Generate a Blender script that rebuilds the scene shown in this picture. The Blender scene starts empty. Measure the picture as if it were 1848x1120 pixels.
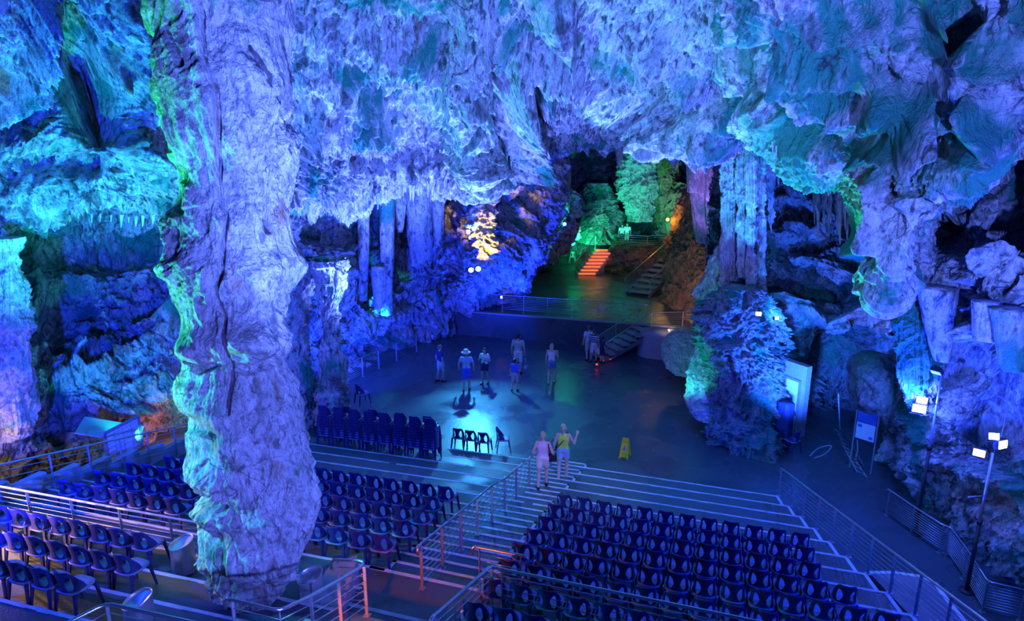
import bpy, bmesh, math, random
import numpy as np
from mathutils import Vector, Matrix
random.seed(7)
PI = math.pi
sc = bpy.context.scene
col = sc.collection

# ------------------------------------------------------------ camera, view, world
F, PIT, TH, H = 1201.4, .24618, .31626, 9.65          # focal length in pixels, pitch, auditorium heading, eye height
cam_d = bpy.data.cameras.new('camera')
cam_d.sensor_width = 36.0
cam_d.lens = F / 1848 * 36.0
cam_d.clip_start = .05
cam = bpy.data.objects.new('camera', cam_d)
col.objects.link(cam)
cam.location = (0, 0, H)
cam.rotation_euler = (PI / 2 - PIT, 0, 0)
sc.camera = cam
sc.view_settings.view_transform = 'Standard'
sc.view_settings.look = 'None'
sc.view_settings.exposure = 0.0
sc.view_settings.gamma = 1.0
sc.view_settings.use_curve_mapping = False
sc.cycles.max_bounces = 5
sc.cycles.sample_clamp_indirect = 4.0
wd = bpy.data.worlds.new('world')
sc.world = wd
wd.use_nodes = True
wd.node_tree.nodes['Background'].inputs[0].default_value = (.004, .03, .8, 1)
wd.node_tree.nodes['Background'].inputs[1].default_value = .12


def ray(px, py):
    x = (px - 924) / F
    y = -(py - 560) / F
    return np.array([x, math.cos(PIT) + math.sin(PIT) * y, -math.sin(PIT) + math.cos(PIT) * y])


def on(px, py, z):
    d = ray(px, py)
    P = d * ((z - H) / d[2])
    P[2] += H
    return P


def at(px, py, Y):
    d = ray(px, py)
    P = d * (Y / d[1])
    P[2] += H
    return P


LIGHTS = []


def spot(name, pos, tgt, rgb, power, ang=70, blend=.6, size=.25):
    l = bpy.data.lights.new(name, 'SPOT')
    l.energy = power
    l.color = rgb
    l.spot_size = math.radians(ang)
    l.spot_blend = blend
    l.shadow_soft_size = size
    o = bpy.data.objects.new(name, l)
    col.objects.link(o)
    o.location = pos
    o.rotation_euler = (Vector(tgt) - Vector(pos)).to_track_quat('-Z', 'Y').to_euler()
    LIGHTS.append(o)
    return o


def point(name, pos, rgb, power, size=.15):
    l = bpy.data.lights.new(name, 'POINT')
    l.energy = power
    l.color = rgb
    l.shadow_soft_size = size
    o = bpy.data.objects.new(name, l)
    col.objects.link(o)
    o.location = pos
    LIGHTS.append(o)
    return o


VIO = (.09, .165, 1)
BLU = (.02, .10, 1)
DBL = (.01, .04, 1)
CYA = (.03, .62, .85)
TEA = (.03, .85, .60)
GRN = (.03, 1, .30)
ORG = (1, .42, .04)
YEL = (1, .62, .06)
RED = (1, .16, .04)
PUR = (.45, .22, 1)
# ------------------------------------------------------------ the cave's floodlights (coloured gels), aimed over the rock, plus a few added fill lights
def frl(s, u, z):
    return np.array([math.sin(TH) * s + math.cos(TH) * u, math.cos(TH) * s - math.sin(TH) * u, z])


# from the gallery, over column and ceiling
spot('violet_flood', (4.0, 0.5, 6.4), (-4.8, 11, 9.2), VIO, 11375, 66, .5, .12)
spot('violet_flood', (-1.2, 3.2, 5.6), (-4.2, 9.5, 5.5), (.14, .13, 1), 1100, 60, .8, .12)
spot('violet_flood', (4.0, 0.0, 7.5), (9.5, 14, 13.5), VIO, 14875, 80, .8, .12)
spot('violet_flood', (-1.5, 4, 5.6), (1, 22, 16.5), VIO, 22750, 72, .8, .12)
spot('blue_flood', (-8.0, 7.0, 4.5), (-12.5, 19, 8), DBL, 15000, 90, .8, .12)
spot('green_flood', (-8.6, 8.9, 5.5), (-4.3, 9.9, 9.0), TEA, 2970, 90, .7, .12)
spot('cyan_flood', (-7.9, 8.4, 5.6), (-4.0, 9.6, 4.2), CYA, 1755, 46, .7, .12)
spot('green_flood', (-8.6, 9.6, 7.0), (-4.4, 10.0, 12), GRN, 1755, 60, .7, .12)
# up along the middle ceiling and wall from the stage edge
spot('violet_flood', at(770, 665, 21.5), at(640, 220, 25), VIO, 22750, 95, .8, .25)
spot('violet_flood', at(980, 640, 24), at(900, 160, 22), VIO, 15750, 80, .8, .25)
spot('blue_flood', at(640, 700, 23), at(700, 450, 31), DBL, 5500, 110, .8, .12)
spot('blue_flood', at(960, 600, 29), at(900, 400, 33), DBL, 4500, 110, .8, .12)
spot('teal_flood', at(540, 700, 20), at(900, 100, 20), CYA, 6075, 70, .8, .12)
spot('cyan_flood', at(690, 590, 28), at(688, 520, 29.8), TEA, 351, 60, .8, .05)
# left wall and ceiling
spot('cyan_flood', at(70, 800, 12.5), at(100, 240, 17), CYA, 5670, 85, .8, .12)
spot('cyan_flood', at(330, 560, 16), at(150, 300, 18), CYA, 1215, 110, .8, .12)
spot('cyan_flood', at(240, 790, 16.5), at(270, 650, 21), CYA, 877, 100, .7, .12)
point('warm_lamp', at(318, 785, 19.2), (1, .30, .12), 35, .1)
point('yellow_lamp', at(-20, 800, 15.2), YEL, 45, .1)
# right-hand bulge and the lobe in the middle
spot('teal_flood', at(1330, 640, 17), at(1500, 170, 13), TEA, 2565, 85, .8, .12)
spot('violet_flood', at(1150, 640, 23), at(1220, 140, 19), VIO, 19250, 75, .8, .12)
# far chamber
spot('green_flood', at(1040, 440, 44), at(1080, 300, 56), (.02, .9, .42), 1500, 110, .8, .12)
spot('teal_flood', at(1170, 440, 41), at(1160, 290, 50), (.03, .85, .75), 1800, 80, .8, .12)
spot('yellow_flood', at(1205, 390, 48.5), at(1230, 290, 53), YEL, 3000, 70, .8, .1)
spot('purple_flood', at(1240, 520, 27), at(1275, 310, 31), (.30, .16, 1), 2400, 60, .8, .12)
point('orange_lamp', at(1204, 393, 42.4), ORG, 60, .1)
point('green_lamp', at(1019, 404, 36.5), TEA, 120, .1)
spot('orange_flood', at(1050, 380, 40), at(1075, 470, 45.5), (1, .13, .01), 350, 20, .4, .05)
spot('pale_fill', at(1180, 600, 27), at(1250, 520, 33), (.75, .45, .35), 900, 50, .8, .1)  # added warm fill, lifts the dark flowstone slope
# golden rock and the kerb lamp
spot('golden_lamp', at(872, 482, 27.2), at(874, 420, 29.2), (1, .55, .01), 1300, 62, .6, .05)
spot('golden_lamp', at(900, 528, 33.6) + [0, 0, .7], at(930, 556, 35.0), (1, .50, .03), 750, 62, .6, .06)
spot('cyan_lamp', at(851, 482, 29), on(880, 760, 0), (.05, .45, 1), 3200, 60, .7, .10)
spot('cyan_lamp', at(856, 412, 28.5), at(845, 360, 29.5), (.05, .55, 1), 260, 120, .6, .05)
# mound, pillars, recess
spot('blue_lamp', at(1404, 566, 20.6), at(1490, 545, 24.5), (.02, .16, 1), 900, 100, .7, .06)
spot('cyan_flood', at(1250, 640, 20), at(1345, 310, 23.5), (.03, .42, 1), 3600, 42, .8, .15)
spot('teal_flood', at(1180, 700, 21), at(1270, 640, 23), TEA, 351, 80, .8, .12)
spot('blue_flood', at(1440, 760, 18), at(1470, 420, 26), BLU, 8000, 100, .8, .12)
spot('blue_flood', at(1150, 860, 15), at(1350, 660, 20), DBL, 1500, 60, .8, .12)
spot('golden_lamp', at(1548, 640, 19.8), at(1568, 575, 21), YEL, 90, 60, .6, .05)
# right wall
spot('blue_flood', at(1600, 960, 13.5), at(1720, 520, 14), DBL, 9000, 100, .8, .12)
spot('violet_flood', (6.5, 6, 5), at(1780, 430, 13), VIO, 3850, 50, .8, .12)
point('blue_lamp', at(1650, 725, 15.2), (.05, .10, 1), 330, .1)
point('blue_lamp', at(1800, 785, 12), (.05, .10, 1), 260, .1)
spot('cyan_flood', (5, 8, 5.5), at(1700, 860, 15), (.02, .2, 1), 900, 55, .8, .12)
# stage and seats
spot('blue_flood', (12, 4, 11), on(1250, 960, 1), (.006, .035, 1), 7000, 75, .9, .12)
spot('blue_flood', (-13, 9, 8), on(560, 940, 1), (.006, .05, 1), 5000, 90, .9, .12)
spot('cyan_flood', (6, 26, 9), on(1180, 790, 0), (.005, .14, .5), 900, 70, .9, .12)
spot('pale_fill', (2.5, 5, 8.5), on(1035, 850, .8), (.80, .90, .95), 1100, 20, .8, .1)  # added neutral fill, brightens the women on the stairs and the sign
# warm lamps low at the seats, then added cool fills for the bins
spot('yellow_lamp', frl(7.5, -14.9, 4.0), frl(8.1, -9.6, 2.5), (1, .50, .015), 1700, 50, .6, .05)
spot('yellow_lamp', frl(6.2, -12.6, 3.1), frl(7.4, -9.0, 2.9), (1, .50, .02), 420, 110, .6, .05)
spot('red_lamp', frl(5.7, -4.35, 3.35), frl(10.0, -4.45, 2.55), (1, .13, .02), 330, 58, .6, .05)
spot('bin_fill', frl(8.9, -6.9, 5.0), frl(7.9, -6.6, 3.0), (.25, .75, 1), 40, 36, .7, .08)  # added bluish fill on the bin right of the column
spot('bin_fill', frl(7.9, -9.0, 5.0), frl(7.7, -8.45, 2.9), (.25, .75, 1), 40, 36, .7, .08)  # same added fill for the bin left of the column

# ------------------------------------------------------------ numpy noise
_rs = np.random.RandomState(11)
_perm = _rs.permutation(256)
_perm = np.concatenate([_perm, _perm, _perm])
_g = _rs.normal(size=(256, 3)).astype(np.float32)
_g /= np.linalg.norm(_g, axis=1)[:, None]


def perlin(P):
    P = np.asarray(P, np.float32)
    i = np.floor(P).astype(np.int64)
    f = P - i
    i &= 255
    w = f * f * f * (f * (f * 6 - 15) + 10)
    out = np.zeros(P.shape[:-1], np.float32)
    for dx in (0, 1):
        wx = w[..., 0] if dx else 1 - w[..., 0]
        for dy in (0, 1):
            wy = w[..., 1] if dy else 1 - w[..., 1]
            for dz in (0, 1):
                wz = w[..., 2] if dz else 1 - w[..., 2]
                h = _perm[_perm[_perm[(i[..., 0] + dx) & 255] + ((i[..., 1] + dy) & 255)] + ((i[..., 2] + dz) & 255)]
                gr = _g[h]
                out += wx * wy * wz * (gr[..., 0] * (f[..., 0] - dx) + gr[..., 1] * (f[..., 1] - dy) + gr[..., 2] * (f[..., 2] - dz))
    return out * 1.5


def fbm(P, o=4, g=.5):
    s = 0
    a = 1.0
    for k in range(o):
        s = s + a * perlin(P * (2.03 ** k) + 17.3 * k)
        a *= g
    return s


def ridge(P, o=3):
    s = 0
    a = 1.0
    for k in range(o):
        s = s + a * (.5 - np.abs(perlin(P * (2.1 ** k) + 31.7 * k)) * 1.6)
        a *= .5
    return s


def sstep(a, b, x):
    t = np.clip((x - a) / (b - a), 0, 1)
    return t * t * (3 - 2 * t)


def rock_disp(P, big=.5, mid=.22, flute=.12, lay=.16, fine=.05, fs=1.0):
    """how far cave rock bulges at the world points P"""
    q = P * fs
    W = np.stack([perlin(q * .5 + 5), perlin(q * .5 + 50), perlin(q * .5 + 90)], -1)
    qw = q + W * .9
    d = big * 1.5 * fbm(qw * .22, 3)
    d = d + mid * ridge(qw * np.array([.75, .75, .6]) + 3, 4)
    m = sstep(-.15, .35, perlin(q * .33 + 71))
    if flute:
        fl = np.abs(perlin(qw * np.array([2.4, 2.4, .22]) + 9)) * 1.7 - .4
        fl = fl + .5 * np.abs(perlin(qw * np.array([6, 6, .5]) + 29))
        d = d - flute * fl * (.25 + m)
    if lay:
        z = q[..., 2] * .62 + .9 * fbm(q * np.array([.5, .5, .3]) + 13, 3)
        fr = z - np.floor(z)
        d = d + lay * (1 - fr) * sstep(0, .08, fr) * (1.25 - m)
        z2 = q[..., 2] * 2.1 + 1.5 * fbm(q * np.array([1.2, 1.2, .6]) + 43, 3)
        fr = z2 - np.floor(z2)
        d = d + lay * .35 * (1 - fr) * sstep(0, .12, fr)
    if fine:
        cr = perlin(qw * np.array([2.2, 2.2, 1.8]) + 77)
        pit = sstep(.25, .5, cr)
        d = d - fine * 2.6 * pit
        kn = .5 + .9 * sstep(-.2, .4, perlin(q * .45 + 120))
        d = d + fine * 2.4 * kn * (ridge(qw * np.array([2.6, 2.6, 1.7]) + 7, 3) - .5) + fine * 1.0 * kn * ridge(q * np.array([7.5, 7.5, 4.5]) + 19, 2)
        pk = sstep(.30, .55, perlin(qw * np.array([5, 5, 4.2]) + 131))
        d = d - fine * 1.2 * pk * kn
    return d


def grid_obj(name, V, mat, closed_u=False, flip=False, parent=None):
    """V: array [nv, nu, 3] -> one smooth mesh object"""
    nv, nu = V.shape[:2]
    idx = np.arange(nv * nu).reshape(nv, nu)
    if closed_u:
        a = idx
        b = np.roll(idx, -1, axis=1)
        q = np.stack([a[:-1], b[:-1], b[1:], a[1:]], -1).reshape(-1, 4)
    else:
        q = np.stack([idx[:-1, :-1], idx[:-1, 1:], idx[1:, 1:], idx[1:, :-1]], -1).reshape(-1, 4)
    if flip:
        q = q[:, ::-1]
    me = bpy.data.meshes.new(name)
    me.vertices.add(nv * nu)
    me.vertices.foreach_set('co', V.reshape(-1).astype(np.float32))
    n = len(q)
    me.loops.add(n * 4)
    me.loops.foreach_set('vertex_index', q.reshape(-1).astype(np.int32))
    me.polygons.add(n)
    me.polygons.foreach_set('loop_start', np.arange(0, n * 4, 4, dtype=np.int32))
    me.polygons.foreach_set('use_smooth', np.ones(n, bool))
    me.update(calc_edges=True)
    me.materials.append(mat)
    o = bpy.data.objects.new(name, me)
    col.objects.link(o)
    o.parent = parent
    return o


def cr(P, t):
    """Catmull-Rom along axis 0 at the parameters t"""
    n = P.shape[0]
    i = np.clip(np.floor(t).astype(int), 0, n - 2)
    f = (t - i).reshape((-1,) + (1,) * (P.ndim - 1))
    p0 = P[np.clip(i - 1, 0, n - 1)]
    p1 = P[i]
    p2 = P[i + 1]
    p3 = P[np.clip(i + 2, 0, n - 1)]
    return .5 * (2 * p1 + (p2 - p0) * f + (2 * p0 - 5 * p1 + 4 * p2 - p3) * f ** 2 + (3 * p1 - p0 - 3 * p2 + p3) * f ** 3)


def normals(V, closed=False):
    if closed:
        du = np.roll(V, -1, 1) - np.roll(V, 1, 1)
    else:
        du = np.gradient(V, axis=1)
    dv = np.gradient(V, axis=0)
    n = np.cross(du, dv)
    n /= np.linalg.norm(n, axis=-1, keepdims=True) + 1e-9
    return n


def to_px(V):
    x, y, z = V[..., 0], V[..., 1], V[..., 2] - H
    zc = y * math.cos(PIT) - z * math.sin(PIT)
    yc = y * math.sin(PIT) + z * math.cos(PIT)
    return 924 + F * x / zc, 560 - F * yc / zc


def relief(V, feats):
    """ridges and hollows of the rock face: polylines on the wall with a width and a height"""
    X, Y = to_px(V)
    k_ = min(1, 9 / max(4.0, np.median(V[..., 1])) * 1.6)
    wx = X + 14 * perlin(V * .6 + 3) + 6 * perlin(V * 2 + 5)
    wy = Y + 14 * perlin(V * .6 + 40) + 6 * perlin(V * 2 + 51)
    out = np.zeros(X.shape)
    for pl, w, h in feats:
        dm = np.full(X.shape, 1e9)
        for (ax, ay), (bx, by) in zip(pl[:-1], pl[1:]):
            ux, uy = bx - ax, by - ay
            t = np.clip(((wx - ax) * ux + (wy - ay) * uy) / (ux * ux + uy * uy), 0, 1)
            dm = np.minimum(dm, (wx - ax - t * ux) ** 2 + (wy - ay - t * uy) ** 2)
        q = np.sqrt(dm) / w
        out += h * (1 - sstep(.35, 1.25, q)) if h < 0 else h * np.exp(-(q ** 2) * 1.3)
    return out


def sheet(name, cols, nu, nv, mat, amp=1.0, kind='structure', back=0.0, feats=(), **kw):
    """cols: list of columns, each [(px, py, Y), ...] top to bottom; a dense relief of rock through them"""
    A = np.array([[at(*p) for p in c] for c in cols])      # [ncol, nrow, 3]
    B = cr(A, np.linspace(0, A.shape[0] - 1, nu))          # along the wall
    B = np.swapaxes(B, 0, 1)
    V = cr(B, np.linspace(0, A.shape[1] - 1, nv))          # [nv, nu, 3]
    N = normals(V)
    s = np.sign(np.sum(N * (np.array([0, 0, H]) - V), -1, keepdims=True).mean())
    fe = relief(V, feats) if feats else 0
    V = V + N * s * (amp * rock_disp(V, **kw) - back + fe)[..., None]
    o = grid_obj(name, V, mat)
    o['kind'] = kind
    return o


def pillar(name, rows, nu, nv, mat, depth=1.0, feats=(), flute=0.0, fk=9,  parent=None, cap=False, amp=1.0, back_from=None, **kw):
    """rows: [(py, x_left, x_right, Y), ...] top to bottom: a closed rock shaft of that width at that distance"""
    R_ = []
    for py, xl, xr, Y in rows:
        a, b = at(xl, py, Y), at(xr, py, Y)
        c = (a + b) / 2
        r = np.linalg.norm(b - a) / 2
        R_.append([c[0], c[1] + r * depth * .6, c[2], r])
    R_ = cr(np.array(R_), np.linspace(0, len(rows) - 1, nv))
    th = np.linspace(0, 2 * PI, nu, endpoint=False)
    V = np.zeros((nv, nu, 3))
    V[..., 0] = R_[:, None, 0] + R_[:, None, 3] * np.cos(th)
    V[..., 1] = R_[:, None, 1] + R_[:, None, 3] * depth * np.sin(th)
    V[..., 2] = R_[:, None, 2]
    N = np.zeros_like(V)
    N[..., 0] = np.cos(th)
    N[..., 1] = np.sin(th)
    d = rock_disp(V, flute=.1, **kw) * amp if 'mid' in kw else 0 * V[..., 0]
    if flute:
        ph = th[None, :] * fk + 2.2 * perlin(np.stack([th[None, :] * 1.5 + 0 * V[..., 2], 0 * V[..., 2], V[..., 2] * .12], -1) + rows[0][1])
        fl = 1 - np.abs(np.sin(ph)) ** .7
        d = d - flute * R_[:, None, 3] * (fl + .4 * (1 - np.abs(np.sin(ph * 2.7 + 1))) - .5) + .10 * R_[:, None, 3] * perlin(V * np.array([2, 2, 1.2]))
    if feats:
        d = d + relief(V, feats) * sstep(-.1, .5, -N[..., 1])
    V = V + N * np.maximum(d, -.8 * R_[:, None, 3])[..., None]
    if cap:
        V[-1] = V[-1].mean(0)
        V[0] = V[0].mean(0)
    return grid_obj(name, V, mat, closed_u=True, flip=True, parent=parent)


# ------------------------------------------------------------ materials
def nodes_of(name):
    m = bpy.data.materials.new(name)
    m.use_nodes = True
    nt = m.node_tree
    return m, nt, nt.nodes['Principled BSDF']


def plain(name, rgb, rough=.5, metal=0, spec=.5, noise=0, emit=None, estr=0, coat=0):
    m, nt, b = nodes_of(name)
    b.inputs['Base Color'].default_value = (*rgb, 1)
    b.inputs['Roughness'].default_value = rough
    b.inputs['Metallic'].default_value = metal
    b.inputs['Specular IOR Level'].default_value = spec
    if emit:
        b.inputs['Emission Color'].default_value = (*emit, 1)
        b.inputs['Emission Strength'].default_value = estr
    tc = nt.nodes.new('ShaderNodeTexCoord')
    nz = nt.nodes.new('ShaderNodeTexNoise')
    nz.inputs['Scale'].default_value = 6
    nz.inputs['Detail'].default_value = 5
    nt.links.new(tc.outputs['Object'], nz.inputs['Vector'])
    mx = nt.nodes.new('ShaderNodeMix')
    mx.data_type = 'RGBA'
    k = noise or .12
    mx.inputs['A'].default_value = (*[c * (1 - k) for c in rgb], 1)
    mx.inputs['B'].default_value = (*[min(1, c * (1 + k)) for c in rgb], 1)
    nt.links.new(nz.outputs['Fac'], mx.inputs['Factor'])
    nt.links.new(mx.outputs['Result'], b.inputs['Base Color'])
    return m


def rock_mat(name, pale=(.66, .64, .60), dark=(.10, .11, .11), moss=(.10, .42, .24), mossk=.5, rough=.55, scale=1.0, brown=(.40, .24, .12), brownk=.12, bump=.7):
    m, nt, b = nodes_of(name)
    N = nt.nodes.new
    L = nt.links.new
    tc = N('ShaderNodeTexCoord')

    def noise(s, det, sx=1, sz=1, dist=0, off=0):
        mp = N('ShaderNodeMapping')
        mp.inputs['Scale'].default_value = (sx, sx, sz)
        mp.inputs['Location'].default_value = (off, off, off)
        L(tc.outputs['Object'], mp.inputs['Vector'])
        z = N('ShaderNodeTexNoise')
        z.inputs['Scale'].default_value = s * scale
        z.inputs['Detail'].default_value = det
        z.inputs['Roughness'].default_value = .6
        z.inputs['Distortion'].default_value = dist
        L(mp.outputs[0], z.inputs['Vector'])
        return z.outputs['Fac']

    def ramp(fac, a, b_, ca=(0, 0, 0, 1), cb=(1, 1, 1, 1)):
        r = N('ShaderNodeValToRGB')
        r.color_ramp.elements[0].position = a
        r.color_ramp.elements[1].position = b_
        r.color_ramp.elements[0].color = ca
        r.color_ramp.elements[1].color = cb
        L(fac, r.inputs[0])
        return r.outputs[0]

    def mix(f, a, b_):
        x = N('ShaderNodeMix')
        x.data_type = 'RGBA'
        L(f, x.inputs['Factor'])
        for s, v in (('A', a), ('B', b_)):
            if isinstance(v, tuple):
                x.inputs[s].default_value = (*v, 1)
            else:
                L(v, x.inputs[s])
        return x.outputs['Result']

    n1 = noise(1.1, 9, 1, .55, .8)
    n2 = noise(5.5, 8, 1, .5, .5, 3)
    c = mix(ramp(n1, .34, .50), dark, pale)
    c = mix(ramp(n2, .36, .50), tuple(x * .9 for x in dark), c)
    n5 = noise(17, 7, 1, .6, .4, 33)
    c = mix(ramp(n5, .30, .52), mix(n5, tuple(x * .6 for x in dark), c), c)
    n6 = noise(1.9, 8, 1, .6, 1.2, 61)
    c = mix(ramp(n6, .56, .66), c, tuple(min(.9, x * 1.32) for x in pale))
    nm = noise(.42, 7, 1, .7, 1.0, 9)
    lo = .62 - .16 * mossk
    c = mix(ramp(nm, lo, lo + .09), c, mix(n2, tuple(x * .5 for x in moss), moss))
    nb = noise(.8, 6, 1, .4, .6, 21)
    lo = .70 - .3 * brownk
    c = mix(ramp(nb, lo, lo + .08), c, brown)
    # dark thin cracks
    vo = N('ShaderNodeTexVoronoi')
    vo.feature = 'DISTANCE_TO_EDGE'
    vo.inputs['Scale'].default_value = .8 * scale
    wv = N('ShaderNodeVectorMath')
    wv.operation = 'ADD'
    zz = N('ShaderNodeTexNoise')
    zz.inputs['Scale'].default_value = 1.4
    zz.inputs['Detail'].default_value = 6
    L(tc.outputs['Object'], zz.inputs['Vector'])
    L(tc.outputs['Object'], wv.inputs[0])
    L(zz.outputs['Color'], wv.inputs[1])
    L(wv.outputs[0], vo.inputs['Vector'])
    ck = ramp(vo.outputs['Distance'], .0, .02)
    cm = N('ShaderNodeMath')
    cm.operation = 'MAXIMUM'
    L(ck, cm.inputs[0])
    L(ramp(noise(.6, 4, 1, 1, 0, 44), .38, .44), cm.inputs[1])
    c = mix(cm.outputs[0], tuple(x * .5 for x in dark), c)
    L(c, b.inputs['Base Color'])
    b.inputs['Roughness'].default_value = rough
    b.inputs['Specular IOR Level'].default_value = .35
    # relief
    n3 = noise(11, 10, 1, .55, .5, 5)
    n4 = noise(38, 6, 1, .7, 0, 8)
    ma = N('ShaderNodeMath')
    ma.operation = 'MULTIPLY_ADD'
    ma.inputs[1].default_value = .35
    L(n4, ma.inputs[0])
    L(n3, ma.inputs[2])
    mb = N('ShaderNodeMath')
    mb.operation = 'MULTIPLY_ADD'
    mb.inputs[1].default_value = 1.2
    L(n2, mb.inputs[0])
    L(ma.outputs[0], mb.inputs[2])
    bp = N('ShaderNodeBump')
    bp.inputs['Strength'].default_value = bump
    bp.inputs['Distance'].default_value = .26
    L(mb.outputs[0], bp.inputs['Height'])
    L(bp.outputs[0], b.inputs['Normal'])
    return m


M = {}
M['rock'] = rock_mat('pale_limestone', mossk=.5, moss=(.05, .42, .27))
M['rock_green'] = rock_mat('mossy_limestone', mossk=1.0, brownk=.2, moss=(.05, .40, .24))
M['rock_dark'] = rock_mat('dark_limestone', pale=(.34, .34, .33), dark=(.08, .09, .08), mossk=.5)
M['rock_col'] = rock_mat('column_limestone', pale=(.60, .57, .56), dark=(.24, .23, .22), mossk=.25, brownk=.25, scale=1.4)
M['rock_flow'] = rock_mat('flowstone', pale=(.66, .64, .58), dark=(.30, .29, .25), mossk=.35, scale=1.6, bump=.5)
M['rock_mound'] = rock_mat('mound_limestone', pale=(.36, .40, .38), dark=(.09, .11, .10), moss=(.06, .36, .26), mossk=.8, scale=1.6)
M['rock_brown'] = rock_mat('brown_flowstone', pale=(.55, .34, .18), dark=(.20, .12, .07), moss=(.25, .35, .08), mossk=.5, scale=1.4, brownk=.5)


def wet_floor(name, a, b_, r0, r1, sc_=.5):
    m, nt, b = nodes_of(name)
    N = nt.nodes.new
    L = nt.links.new
    tc = N('ShaderNodeTexCoord')
    n1 = N('ShaderNodeTexNoise')
    n1.inputs['Scale'].default_value = sc_
    n1.inputs['Detail'].default_value = 9
    n1.inputs['Distortion'].default_value = .6
    n2 = N('ShaderNodeTexNoise')
    n2.inputs['Scale'].default_value = 22
    n2.inputs['Detail'].default_value = 6
    for x in (n1, n2):
        L(tc.outputs['Object'], x.inputs['Vector'])
    mx = N('ShaderNodeMix')
    mx.data_type = 'RGBA'
    mx.inputs['A'].default_value = (*a, 1)
    mx.inputs['B'].default_value = (*b_, 1)
    rp = N('ShaderNodeValToRGB')
    rp.color_ramp.elements[0].position = .2
    rp.color_ramp.elements[1].position = .85
    L(n1.outputs['Fac'], rp.inputs[0])
    L(rp.outputs[0], mx.inputs['Factor'])
    L(mx.outputs['Result'], b.inputs['Base Color'])
    mr = N('ShaderNodeMapRange')
    mr.inputs['From Min'].default_value = .4
    mr.inputs['From Max'].default_value = .62
    mr.inputs['To Min'].default_value = r0
    mr.inputs['To Max'].default_value = r1
    L(n1.outputs['Fac'], mr.inputs['Value'])
    L(mr.outputs[0], b.inputs['Roughness'])
    bp = N('ShaderNodeBump')
    bp.inputs['Strength'].default_value = .35
    bp.inputs['Distance'].default_value = .02
    L(n2.outputs['Fac'], bp.inputs['Height'])
    L(bp.outputs[0], b.inputs['Normal'])
    return m


M['floor'] = wet_floor('wet_stage_floor', (.05, .075, .085), (.10, .13, .14), .18, .42)
M['step'] = wet_floor('damp_concrete', (.08, .10, .11), (.14, .16, .17), .35, .7, 1.1)
M['concrete'] = wet_floor('pale_concrete', (.32, .33, .33), (.45, .45, .44), .6, .8, 2)
M['line'] = plain('worn_edge_paint', (.72, .74, .74), .6, noise=.35)
M['steel'] = plain('brushed_steel', (.62, .64, .66), .28, metal=.9, noise=.05)
M['steel_paint'] = plain('grey_steel_posts', (.34, .35, .36), .45, metal=.3)
M['black'] = plain('black_metal', (.03, .03, .035), .5)
M['white'] = plain('white_paint', (.8, .8, .8), .5)

# ------------------------------------------------------------ the cave: ceiling and walls of rock
NQ = 1.0


def Q(n):
    return int(n * NQ)


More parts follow.
